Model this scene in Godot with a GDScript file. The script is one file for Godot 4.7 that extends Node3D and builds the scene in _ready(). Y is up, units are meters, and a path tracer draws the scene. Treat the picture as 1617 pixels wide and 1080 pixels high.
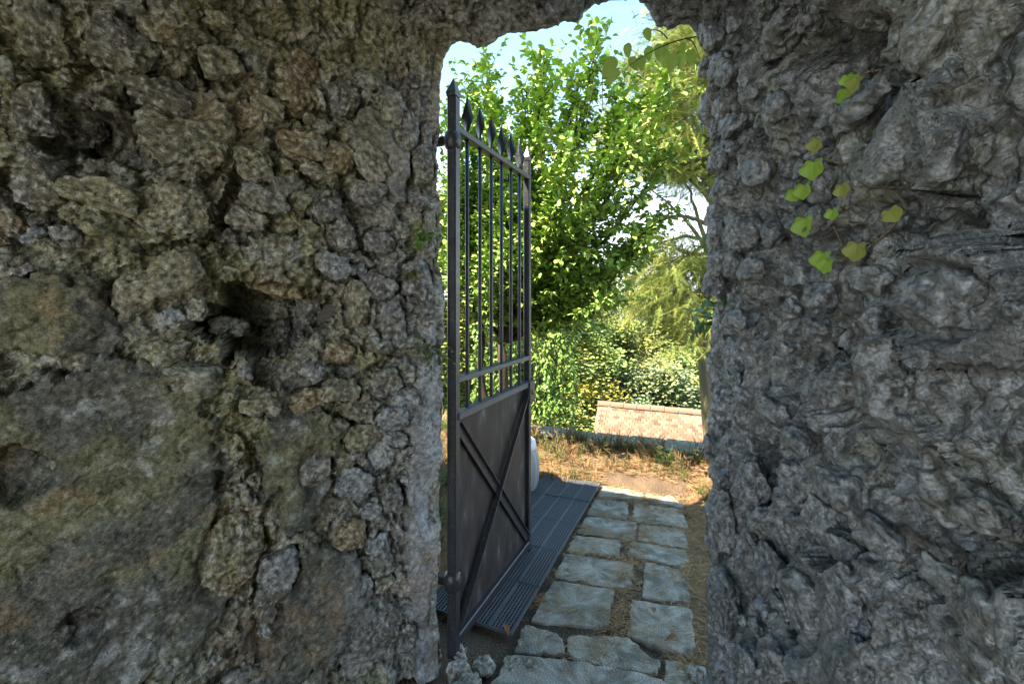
extends Node3D
# A splayed, rubble-built garden doorway seen from inside: world x runs along the wall, -z is outwards, y is up.
const EYE := Vector3(0, 1.4, 0)
const YAW := 23.5
const LA := Vector2(-0.94, -1.47)
const LD := Vector2(-0.651, 0.759)
const RA := Vector2(0.0, -1.52)
const RD := Vector2(0.3, 0.954)
const SPRING := 1.2
const INNER_Z := 1.6
const LEFT_STONES := [
	[0.61,1.84,0.060,0.065,0,0.070,1], [0.59,1.73,0.086,0.049,20,0.065,2], [0.63,1.66,0.066,0.044,15,0.050,1], [0.83,1.67,0.146,0.091,-8,0.075,1], [0.78,1.92,0.167,0.144,20,0.060,1], [0.47,1.93,0.089,0.057,10,0.055,3], [0.71,2.14,0.067,0.071,-10,0.050,1], [0.54,1.45,0.115,0.045,8,0.050,3],
	[0.53,1.32,0.030,0.079,5,0.050,0], [0.43,1.35,0.071,0.107,-5,0.060,0], [0.44,1.17,0.046,0.047,10,0.040,0], [0.45,1.07,0.090,0.043,-12,0.055,3], [0.59,1.07,0.072,0.045,8,0.045,1], [0.70,1.31,0.076,0.051,-8,0.040,4], [0.67,0.59,0.086,0.143,12,0.055,1],
	[0.54,0.51,0.074,0.083,0,0.045,4], [0.57,0.41,0.047,0.082,0,0.030,5], [0.61,0.80,0.029,0.041,0,0.040,1], [0.30,0.75,0.071,0.062,10,0.045,4], [0.32,0.59,0.062,0.053,-15,0.040,3], [0.22,0.51,0.045,0.054,0,0.040,4], [0.29,0.40,0.051,0.044,0,0.045,4], [0.22,0.24,0.098,0.118,15,0.035,0],
	[0.28,0.14,0.085,0.076,0,0.035,0], [0.03,1.63,0.041,0.119,3,0.050,2], [0.07,1.90,0.043,0.099,0,0.050,0], [0.12,2.03,0.052,0.084,0,0.050,0], [0.18,2.11,0.063,0.082,10,0.045,2], [0.01,1.94,0.029,0.096,0,0.050,0], [0.24,1.91,0.061,0.104,-25,0.030,2], [0.34,1.63,0.054,0.070,-30,0.045,5],
	[0.22,1.61,0.058,0.050,10,0.040,0], [0.25,1.79,0.074,0.058,0,0.040,0], [0.09,1.48,0.061,0.080,0,0.045,0], [0.05,1.41,0.038,0.080,0,0.045,0], [0.22,1.45,0.066,0.068,20,0.040,0], [0.29,1.39,0.047,0.102,0,0.040,1], [0.17,1.33,0.055,0.082,-10,0.040,0], [0.13,1.24,0.083,0.046,0,0.035,0],
	[0.22,1.24,0.049,0.036,30,0.045,0], [0.37,1.52,0.069,0.048,20,0.040,4], [0.45,1.64,0.050,0.043,0,0.045,1], [0.39,1.71,0.060,0.043,-30,0.040,0], [0.52,1.78,0.056,0.046,0,0.030,0], [0.51,1.67,0.056,0.058,20,0.040,1], [0.54,1.58,0.055,0.037,0,0.035,1], [0.82,1.47,0.097,0.091,-30,0.045,1],
	[0.92,1.41,0.064,0.092,10,0.030,1], [0.85,1.24,0.073,0.056,-10,0.035,1], [0.88,2.00,0.089,0.056,10,0.045,5], [0.99,2.10,0.097,0.079,15,0.045,5], [1.08,1.88,0.057,0.059,0,0.050,5], [1.15,1.90,0.050,0.085,0,0.045,5], [1.00,1.70,0.110,0.054,12,0.045,1], [1.12,1.72,0.076,0.086,0,0.040,5],
	[1.16,1.02,0.075,0.037,-15,0.050,1], [1.11,0.96,0.018,0.072,-25,0.050,1], [1.17,0.94,0.044,0.057,0,0.030,5], [1.04,0.50,0.045,0.035,-15,0.050,5], [1.09,0.47,0.033,0.042,0,0.045,5], [1.18,0.47,0.049,0.057,0,0.040,1], [0.48,2.15,0.083,0.126,0,0.050,3], [0.58,2.02,0.054,0.049,10,0.045,1],
	[0.34,2.11,0.054,0.075,10,0.050,5], [1.15,2.11,0.075,0.102,0,0.040,5], [0.35,1.91,0.062,0.066,0,0.035,3], [0.41,1.84,0.079,0.039,25,0.035,1], [0.36,1.22,0.061,0.052,0,0.035,3], [0.35,1.10,0.074,0.048,0,0.035,1], [0.20,1.11,0.067,0.059,0,0.030,0], [0.13,1.02,0.060,0.070,0,0.030,4],
	[0.18,0.98,0.058,0.050,0,0.030,4], [0.27,0.92,0.077,0.054,10,0.030,1], [0.30,1.03,0.054,0.040,0,0.035,1], [0.20,0.84,0.058,0.055,-15,0.035,4], [0.17,0.68,0.045,0.069,-10,0.035,0], [0.25,0.65,0.043,0.040,20,0.035,4], [0.20,0.39,0.049,0.041,0,0.030,1], [0.12,0.16,0.046,0.070,0,0.030,0],
	[0.12,0.27,0.046,0.051,0,0.030,4], [0.58,0.30,0.054,0.053,0,0.025,4], [0.43,0.83,0.051,0.077,0,0.030,0],
]
const RIGHT_STONES := [
	[0.62,1.26,0.096,0.045,25,0.035,0], [0.73,1.24,0.025,0.056,5,0.040,0], [0.66,1.53,0.040,0.027,0,0.040,2], [0.15,1.24,0.066,0.079,0,0.030,5], [0.74,1.51,0.053,0.031,0,0.035,5], [0.20,1.12,0.070,0.037,0,0.030,5], [0.44,1.17,0.055,0.035,0,0.030,0], [0.32,1.36,0.072,0.030,0,0.035,0],
	[0.15,1.50,0.066,0.041,0,0.035,0], [0.38,1.56,0.063,0.048,0,0.035,0], [0.44,1.46,0.050,0.037,0,0.030,5], [0.52,1.37,0.051,0.044,0,0.030,5], [0.22,2.00,0.076,0.039,0,0.040,2], [0.35,1.92,0.054,0.029,0,0.040,5], [0.15,1.79,0.066,0.041,0,0.040,0],
	[0.47,1.66,0.053,0.034,0,0.035,0], [0.28,1.83,0.068,0.037,0,0.040,0], [0.32,1.66,0.065,0.033,0,0.035,2], [0.56,1.76,0.055,0.030,0,0.030,0], [0.52,1.91,0.071,0.044,0,0.035,0], [0.78,1.68,0.058,0.026,0,0.030,0], [0.86,1.57,0.053,0.037,0,0.030,4], [0.88,1.40,0.072,0.043,0,0.025,4],
	[0.81,1.30,0.043,0.058,0,0.025,1], [0.84,1.18,0.057,0.054,0,0.030,4], [0.91,1.18,0.033,0.027,0,0.035,4], [0.69,1.11,0.046,0.039,0,0.030,4], [0.56,1.00,0.051,0.046,0,0.030,4], [0.47,1.03,0.053,0.046,0,0.030,0], [0.28,0.96,0.061,0.068,0,0.030,5], [0.15,0.79,0.057,0.086,0,0.030,0],
	[0.38,0.80,0.056,0.070,0,0.030,0], [0.52,0.81,0.057,0.073,0,0.030,2], [0.67,0.91,0.048,0.060,0,0.030,4], [0.91,1.06,0.037,0.041,0,0.030,4], [0.86,1.08,0.036,0.022,0,0.030,0], [0.15,0.58,0.057,0.104,0,0.030,0], [0.60,1.45,0.046,0.033,0,0.030,0], [0.67,1.41,0.041,0.030,0,0.030,0],
	[0.77,1.43,0.048,0.026,0,0.030,1], [0.28,1.49,0.053,0.037,0,0.035,5], [0.05,1.65,0.056,0.049,0,0.035,0], [0.08,1.45,0.053,0.040,0,0.030,0], [0.56,1.14,0.051,0.030,0,0.030,4], [0.64,0.99,0.046,0.032,0,0.030,5], [0.76,1.07,0.045,0.030,0,0.030,4],
]
const LEFT_HOLLOWS := [
	[0.57,1.34,0.19,0.12,-5,-0.230], [0.54,1.22,0.092,0.103,0,-0.080], [0.67,1.35,0.086,0.060,0,-0.060], [1.16,0.94,0.07,0.075,25,-0.060], [1.04,0.49,0.059,0.045,-10,-0.045], [1.00,1.86,0.096,0.068,12,-0.120], [1.11,1.83,0.051,0.038,20,-0.080], [0.67,1.73,0.037,0.120,20,-0.070], [0.71,1.58,0.046,0.043,0,-0.040], [0.73,1.76,0.033,0.047,0,-0.040], [1.06,2.01,0.027,0.123,15,-0.040], [0.13,2.20,0.070,0.051,0,-0.030], [0.56,0.69,0.040,0.103,10,-0.030], [0.61,0.85,0.025,0.061,0,-0.040], [0.30,1.72,0.085,0.066,20,-0.030], [0.25,1.52,0.065,0.058,0,-0.030], [0.49,1.66,0.049,0.034,0,-0.030], [0.84,1.56,0.092,0.023,-5,-0.050], [0.34,1.19,0.041,0.066,0,-0.030], [0.20,1.16,0.044,0.032,0,-0.030], [0.47,2.09,0.039,0.085,0,-0.030], [0.74,2.14,0.027,0.090,0,-0.040], [0.90,1.97,0.133,0.019,5,-0.040], [0.56,0.30,0.055,0.103,0,-0.020], [0.13,1.78,0.037,0.093,0,-0.020], [0.65,0.88,0.035,0.120,-15,0.020], [0.69,1.06,0.037,0.099,10,0.020],
]
const RIGHT_HOLLOWS := [
	[0.70,1.77,0.121,0.077,0,-0.075], [0.66,1.71,0.102,0.041,-10,-0.060], [0.60,1.86,0.078,0.066,0,-0.060], [0.73,1.25,0.031,0.075,10,-0.060], [0.91,1.12,0.042,0.027,-15,-0.070], [0.94,1.24,0.018,0.032,0,-0.070], [0.81,1.04,0.043,0.058,10,-0.050], [0.83,1.48,0.058,0.031,10,-0.050],
	[0.93,1.48,0.030,0.026,0,-0.030], [0.62,1.26,0.112,0.065,20,-0.020], [0.49,1.24,0.100,0.050,0,-0.030], [0.47,1.39,0.079,0.065,0,-0.030], [0.15,1.25,0.095,0.104,0,-0.030], [0.24,1.04,0.065,0.064,0,-0.020], [0.60,1.06,0.058,0.033,0,-0.030], [0.44,1.76,0.084,0.066,0,-0.030],
	[0.56,1.60,0.064,0.035,0,-0.030], [0.69,1.28,0.110,0.016,30,0.015], [0.81,1.59,0.043,0.050,20,0.015], [0.86,1.31,0.081,0.097,0,0.015], [0.72,1.09,0.071,0.057,0,0.010], [0.05,1.97,0.114,0.075,0,0.02], [0.47,1.12,0.079,0.039,0,-0.030], [0.66,1.50,0.068,0.025,0,-0.030],
	[0.76,1.52,0.051,0.027,0,-0.040],
]
const LEFT_RENDER := [
	[0.99,0.92,0.267,0.305,0,1.000], [0.97,0.53,0.283,0.271,0,1.000], [1.12,1.36,0.140,0.103,0,1.000], [0.48,0.89,0.105,0.231,0,1.000], [0.39,0.35,0.141,0.238,0,0.800], [0.05,0.58,0.062,0.709,0,1.000], [0.24,2.00,0.074,0.113,-20,0.800], [0.16,1.96,0.059,0.161,0,0.900],
	[0.81,0.84,0.094,0.228,0,1.000], [0.50,0.30,0.151,0.167,0,0.800],
]
const RIGHT_RENDER := [
	[0.90,1.40,0.083,0.077,0,1.000], [0.58,0.81,0.123,0.102,0,0.800], [0.93,1.07,0.042,0.059,0,0.800], [0.84,1.59,0.057,0.069,0,0.700], [0.84,1.21,0.066,0.062,0,0.600],
]
# colours of the stone, linear
const TINTS := [Color(0.215, 0.2, 0.18), Color(0.27, 0.24, 0.15), Color(0.32, 0.3, 0.26), Color(0.3, 0.22, 0.115), Color(0.31, 0.32, 0.315), Color(0.15, 0.135, 0.11)]
const LINTEL := [Vector2(-1.0, 2.24), Vector2(-0.95, 2.375), Vector2(-0.79, 2.315), Vector2(-0.66, 2.35), Vector2(-0.6, 2.33), Vector2(-0.437, 2.33), Vector2(-0.3, 2.37), Vector2(-0.2, 2.36), Vector2(-0.183, 2.3), Vector2(-0.165, 2.235), Vector2(-0.065, 2.215), Vector2(-0.046, 2.16), Vector2(0.0, 2.12), Vector2(0.1, 2.1)]

var rng := RandomNumberGenerator.new()
var taken := {}
var M := {}
var n_low := FastNoiseLite.new()
var n_mid := FastNoiseLite.new()
var n_ridge := FastNoiseLite.new()
var n_cell := FastNoiseLite.new()
var n_pit := FastNoiseLite.new()
var n_block := FastNoiseLite.new()
var n_hole := FastNoiseLite.new()
var n_fine := FastNoiseLite.new()
var n_col := FastNoiseLite.new()
var ico := {}

# ---------------------------------------------------------------- helpers
func numbered(called: String) -> String:
	var k: int = taken.get(called, 0)
	taken[called] = k + 1
	return called if k == 0 else "%s_%03d" % [called, k]

func tag(o: Node, label: String, category: String, group := "", kind := "") -> void:
	o.set_meta("label", label)
	o.set_meta("category", category)
	if group != "":
		o.set_meta("group", group)
	if kind != "":
		o.set_meta("kind", kind)

func thing(called: String, label: String, category: String, at := Vector3.ZERO, turn := 0.0, group := "") -> Node3D:
	var o := Node3D.new()
	o.name = numbered(called)
	add_child(o)
	o.position = at
	o.rotation.y = turn
	tag(o, label, category, group)
	return o

func part(called: String, mesh: Mesh, m: Material, parent: Node, xf := Transform3D()) -> MeshInstance3D:
	var o := MeshInstance3D.new()
	o.name = called
	o.mesh = mesh
	o.material_override = m
	o.transform = xf
	parent.add_child(o, true)
	return o

func structure(called: String, mesh: Mesh, m: Material, parent: Node = self) -> MeshInstance3D:
	var o := part(numbered(called) if parent == self else called, mesh, m, parent)
	o.set_meta("kind", "structure")
	return o

func scatter(called: String, mesh: Mesh, m: Material, parent: Node, xfs: Array, cols: Array, stuff := true) -> MultiMeshInstance3D:
	var mm := MultiMesh.new()
	mm.transform_format = MultiMesh.TRANSFORM_3D
	mm.use_colors = true
	mm.mesh = mesh
	mm.instance_count = xfs.size()
	for i in xfs.size():
		mm.set_instance_transform(i, xfs[i])
		mm.set_instance_color(i, cols[i])
	var o := MultiMeshInstance3D.new()
	o.name = numbered(called) if parent == self else called
	o.multimesh = mm
	o.material_override = m
	parent.add_child(o, true)
	if stuff:
		o.set_meta("kind", "stuff")
	return o

func noise(seed_: int, freq: float, oct := 1, kind := FastNoiseLite.TYPE_SIMPLEX_SMOOTH) -> FastNoiseLite:
	var n := FastNoiseLite.new()
	n.seed = seed_
	n.frequency = freq
	n.noise_type = kind
	n.fractal_type = FastNoiseLite.FRACTAL_FBM if oct > 1 else FastNoiseLite.FRACTAL_NONE
	n.fractal_octaves = oct
	return n

func tex(n: FastNoiseLite, stops: Array, size := 512, normal := false) -> NoiseTexture2D:
	var t := NoiseTexture2D.new()
	t.width = size
	t.height = size
	t.seamless = true
	t.seamless_blend_skirt = 0.2
	t.noise = n
	t.normalize = true
	if stops.size() > 0:
		var g := Gradient.new()
		var off := PackedFloat32Array()
		var col := PackedColorArray()
		for s in stops:
			off.append(s[0])
			col.append(s[1])
		g.offsets = off
		g.colors = col
		t.color_ramp = g
	t.as_normal_map = normal
	return t

func grey(v: float) -> Color:
	return Color(v, v, v)

func lin(r: float, g: float, b: float) -> Color:
	return Color(r, g, b).linear_to_srgb()

func mat(c: Color, rough := 0.9, vcol := false) -> StandardMaterial3D:
	var m := StandardMaterial3D.new()
	m.albedo_color = c
	m.roughness = rough
	m.metallic_specular = 0.35
	m.vertex_color_use_as_albedo = vcol
	return m

func smooth(a: float, b: float, x: float) -> float:
	var t := clampf((x - a) / (b - a), 0.0, 1.0)
	return t * t * (3.0 - 2.0 * t)

func box(st: SurfaceTool, c: Vector3, s: Vector3, b := Basis()) -> void:
	# bevelled box: 8 corners cut by an inset
	var e: float = minf(minf(s.x, s.y), s.z) * 0.12
	var h := s * 0.5
	var rings := []
	for face in 6:
		var ax := face / 2
		var sg := 1.0 if face % 2 == 0 else -1.0
		var u := (ax + 1) % 3
		var v := (ax + 2) % 3
		var q := []
		for k in [[-1, -1], [1, -1], [1, 1], [-1, 1]]:
			var p := Vector3.ZERO
			p[ax] = sg * h[ax]
			p[u] = k[0] * (h[u] - e)
			p[v] = k[1] * (h[v] - e)
			q.append(p)
		rings.append(q)
		quad(st, c, b, q[0], q[1], q[2], q[3])
	for ax in 3:  # edge strips
		var u := (ax + 1) % 3
		var v := (ax + 2) % 3
		for su in [-1, 1]:
			for sv in [-1, 1]:
				var p := []
				for k in [-1, 1]:
					var a := Vector3.ZERO
					a[ax] = k * (h[ax] - e)
					a[u] = su * h[u]
					a[v] = sv * (h[v] - e)
					var d := Vector3.ZERO
					d[ax] = k * (h[ax] - e)
					d[u] = su * (h[u] - e)
					d[v] = sv * h[v]
					p.append(a)
					p.append(d)
				quad(st, c, b, p[0], p[2], p[3], p[1])
	for sx in [-1, 1]:
		for sy in [-1, 1]:
			for sz in [-1, 1]:
				var a := Vector3(sx * h.x, sy * (h.y - e), sz * (h.z - e))
				var d := Vector3(sx * (h.x - e), sy * h.y, sz * (h.z - e))
				var f := Vector3(sx * (h.x - e), sy * (h.y - e), sz * h.z)
				tri_out(st, c, c + b * a, c + b * d, c + b * f)

func quad(st: SurfaceTool, c: Vector3, b: Basis, p0: Vector3, p1: Vector3, p2: Vector3, p3: Vector3) -> void:
	tri_out(st, c, c + b * p0, c + b * p1, c + b * p2)
	tri_out(st, c, c + b * p0, c + b * p2, c + b * p3)

func tri_out(st: SurfaceTool, o: Vector3, a: Vector3, b: Vector3, c: Vector3) -> void:   # wound so that it faces away from o
	if (b - a).cross(c - a).dot((a + b + c) / 3.0 - o) > 0.0:
		tri(st, a, c, b)
	else:
		tri(st, a, b, c)

func tri(st: SurfaceTool, a: Vector3, b: Vector3, c: Vector3) -> void:
	st.add_vertex(a)
	st.add_vertex(b)
	st.add_vertex(c)

func begin(flat := true) -> SurfaceTool:
	var st := SurfaceTool.new()
	st.begin(Mesh.PRIMITIVE_TRIANGLES)
	st.set_smooth_group(-1 if flat else 0)
	return st

func done(st: SurfaceTool) -> ArrayMesh:
	st.generate_normals()
	return st.commit()

func box_mesh(s: Vector3, c := Vector3.ZERO, b := Basis()) -> ArrayMesh:
	var st := begin()
	box(st, c, s, b)
	return done(st)

func tube(st: SurfaceTool, pts: PackedVector3Array, r0: float, r1: float, sides := 6) -> void:
	st.set_smooth_group(0)
	var prev: Array = []
	var up := Vector3(0.31, 0.2, 0.93)
	for i in pts.size():
		var d := (pts[mini(i + 1, pts.size() - 1)] - pts[maxi(i - 1, 0)]).normalized()
		var u := up - d * up.dot(d)
		if u.length() < 0.05:
			u = Vector3.RIGHT - d * d.x
		u = u.normalized()
		var v := d.cross(u)
		var r := lerpf(r0, r1, float(i) / maxf(1.0, pts.size() - 1.0))
		var ring := []
		for k in sides:
			var a := TAU * k / sides
			ring.append(pts[i] + (u * cos(a) + v * sin(a)) * r)
		if prev.size():
			for k in sides:
				var q := (k + 1) % sides
				tri(st, prev[k], ring[q], prev[q])
				tri(st, prev[k], ring[k], ring[q])
		prev = ring
	for k in range(1, sides - 1):
		tri(st, prev[0], prev[k + 1], prev[k])

func spline(a: Vector3, b: Vector3, bend: Vector3, n := 8, wobble := 0.0) -> PackedVector3Array:
	var out := PackedVector3Array()
	for i in n + 1:
		var t := float(i) / n
		var p := a.lerp(b, t) + bend * (4.0 * t * (1.0 - t))
		if wobble > 0.0 and i > 0 and i < n:
			p += Vector3(rng.randf_range(-1, 1), rng.randf_range(-1, 1), rng.randf_range(-1, 1)) * wobble
		out.append(p)
	return out

func lathe(st: SurfaceTool, prof: Array, sides: int, ribs := 0, rib_depth := 0.0) -> void:
	st.set_smooth_group(0)
	for i in prof.size() - 1:
		for k in sides:
			var q := []
			for j in [[i, k], [i + 1, k], [i + 1, k + 1], [i, k + 1]]:
				var a: float = TAU * j[1] / sides
				var r: float = prof[j[0]][0] * (1.0 + (rib_depth * absf(sin(a * ribs * 0.5)) if ribs else 0.0))
				q.append(Vector3(cos(a) * r, prof[j[0]][1], sin(a) * r))
			tri(st, q[0], q[2], q[1])
			tri(st, q[0], q[3], q[2])

# ---------------------------------------------------------------- the rock surface
func lintel(x: float) -> float:
	var k := 0
	while k < LINTEL.size() - 2 and x > LINTEL[k + 1].x:
		k += 1
	var t := clampf((x - LINTEL[k].x) / (LINTEL[k + 1].x - LINTEL[k].x), 0.0, 1.0)
	return lerpf(LINTEL[k].y, LINTEL[k + 1].y, t)

func x_left(z: float) -> float:
	return LA.x + LD.x / LD.y * (minf(z, 0.0) - LA.y)

func x_right(z: float) -> float:
	return RA.x + RD.x / RD.y * (minf(z, 0.0) - RA.y)

func corner(z: float) -> float:   # exponent of the superellipse: square at the door, arched inside
	return lerpf(18.0, 3.4, smooth(-1.5, -0.75, z))

func crown(x: float, z: float) -> float:
	return lerpf(lintel(x), 2.5, smooth(-1.5, -1.1, z)) + 0.05 * smooth(-1.3, -0.3, z)

func on_side(side: int, z: float, y: float) -> Vector3:
	var a := (x_right(z) - x_left(z)) * 0.5
	var xc := (x_right(z) + x_left(z)) * 0.5
	var top := crown(xc, z)
	var s := clampf((y - SPRING) / (top - SPRING), 0.0, 0.995)
	var n := corner(z)
	return Vector3(xc + side * a * pow(1.0 - pow(s, n), 1.0 / n), y, z)

func on_top(x: float, z: float) -> Vector3:
	var a := (x_right(z) - x_left(z)) * 0.5
	var xc := (x_right(z) + x_left(z)) * 0.5
	var n := corner(z)
	var u := clampf(absf(x - xc) / a, 0.0, 0.995)
	return Vector3(x, SPRING + (crown(x, z) - SPRING) * pow(1.0 - pow(u, n), 1.0 / n), z)

func side_frame(side: int, z: float, y: float) -> Array:   # [point, inward normal]
	var p := on_side(side, z, y)
	var dz := on_side(side, z + 0.03, y) - on_side(side, z - 0.03, y)
	var dy := on_side(side, z, y + 0.03) - on_side(side, z, y - 0.03)
	var n := dz.cross(dy).normalized()
	if n.x * side > 0:
		n = -n
	return [p, n]

func gap_list(list: Array) -> Array:
	var out := []
	for s in list:
		if s[2] * s[3] > 0.0028 and s[0] > 0.06:
			out.append([s[0], s[1], s[2] * 1.08, s[3] * 1.08, s[4], -0.022])
	return out

func prepared(list: Array) -> Array:
	var out := []
	for f in list:
		var a := deg_to_rad(f[4])
		out.append([f[0], f[1], 1.0 / f[2], 1.0 / f[3], cos(a), sin(a), f[5], maxf(f[2], f[3]) * 1.3])
	return out

var hollows := {}
var gaps := {}
func gap(side: int, h: float, y: float) -> float:   # raked-out joint round the bigger stones
	var d := 0.0
	var sg := 1.0 if side < 0 else -1.0
	for f in gaps[side]:
		var dy: float = y - f[1]
		if absf(dy) > f[7]:
			continue
		var dh: float = (f[0] - h) * sg
		if absf(dh) > f[7]:
			continue
		var u: float = (dh * f[4] - dy * f[5]) * f[2]
		var v: float = (dh * f[5] + dy * f[4]) * f[3]
		d = minf(d, f[6] * (1.0 - smooth(0.85, 1.3, u * u + v * v)))
	return d

var renders := {}
func feature_sum(side: int, h: float, y: float) -> float:
	var d := 0.0
	var wob := n_mid.get_noise_3d(h * 1.7, y * 1.7, 7.0 + side) * 0.5
	var sg := 1.0 if side < 0 else -1.0
	for f in hollows[side]:
		var dy: float = y - f[1]
		if absf(dy) > f[7]:
			continue
		var dh: float = (f[0] - h) * sg
		if absf(dh) > f[7]:
			continue
		var u: float = (dh * f[4] - dy * f[5]) * f[2]
		var v: float = (dh * f[5] + dy * f[4]) * f[3]
		var q := sqrt(u * u + v * v) + wob
		if q < 1.15:
			d += f[6] * (1.0 - smooth(0.78 if side < 0 else 0.3, 1.08, q))
	return d

func render_mask(side: int, h: float, y: float) -> float:   # 1 where the old lime render still covers the rubble
	var m := 0.0
	var sg := 1.0 if side < 0 else -1.0
	for f in renders[side]:
		var dy: float = y - f[1]
		var dh: float = (f[0] - h) * sg
		var u: float = dh * f[2]
		var v: float = dy * f[3]
		var q := u * u + v * v
		if q < 1.7:
			m = maxf(m, f[6] * (1.35 - q * 0.72))
	if m <= 0.0:
		return 0.0
	m += n_mid.get_noise_3d(h * 2.1, y * 2.1, 31.0) * 0.45 + n_fine.get_noise_3d(h, y, 3.0) * 0.06
	return smooth(0.5, 0.62, m)

func low_disp(side: int, h: float, y: float, p: Vector3) -> float:
	var d := n_low.get_noise_3dv(p) * 0.05 + n_mid.get_noise_3dv(p) * 0.035
	if side != 0:
		d += feature_sum(side, h, y) * 1.1
	return d

func stone_tint(p: Vector3, side: int, base: Color, smooth_: float, patchy := 1.0) -> Color:
	var c := base
	var w := 1.0 - smooth_
	var a := n_col.get_noise_3dv(p)
	var b := n_col.get_noise_3d(p.x + 9.0, p.y, p.z - 4.0)
	var e := n_col.get_noise_3d(p.z * 2.7 + 3.0, p.y * 2.7, p.x * 2.7)
	var g := n_col.get_noise_3d(p.x * 5.0, p.y * 5.0 + 20.0, p.z * 5.0)
	var f := n_fine.get_noise_3d(p.x * 0.9, p.y * 0.9, p.z * 0.9)
	# lichen, iron stain, black algae, lime bloom
	var moss := smooth(0.0, 0.35, a + 0.25 * e + (0.12 if side <= 0 else -0.07) + smooth(1.2, 2.2, p.y) * 0.16 - smooth(-0.9, -1.45, p.z) * 0.26)
	c = c.lerp(Color(0.34, 0.315, 0.105), moss * 0.6 * w * (0.4 + 0.6 * patchy))
	c = c.lerp(Color(0.34, 0.2, 0.09), smooth(0.22, 0.5, b + 0.3 * g) * (0.45 if side <= 0 else 0.12) * w)
	c = c.lerp(Color(0.1, 0.095, 0.075), smooth(0.1, 0.42, -a * 0.6 + e * 0.7 + 0.25 * g) * 0.6 * w)
	c = c.lerp(Color(0.46, 0.46, 0.43) if side <= 0 else Color(0.34, 0.36, 0.37), smooth(0.16, 0.42, -b * 0.7 + 0.5 * g) * 0.6 * w)
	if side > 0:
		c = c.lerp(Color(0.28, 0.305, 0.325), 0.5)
	var sp := n_col.get_noise_3d(p.x * 17.0, p.y * 17.0, p.z * 17.0 + 5.0)
	c = c.lerp(Color(0.58, 0.57, 0.49) if side <= 0 else Color(0.46, 0.49, 0.5), smooth(0.1, 0.34, sp) * 0.75 * patchy)
	c = c.lerp(Color(0.09, 0.085, 0.065), smooth(0.1, 0.34, -sp) * 0.72 * patchy)
	var k := 1.05 + f * (0.8 if side <= 0 else 0.5) + g * 0.45
	return Color(c.r * k, c.g * k, c.b * k)

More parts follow.
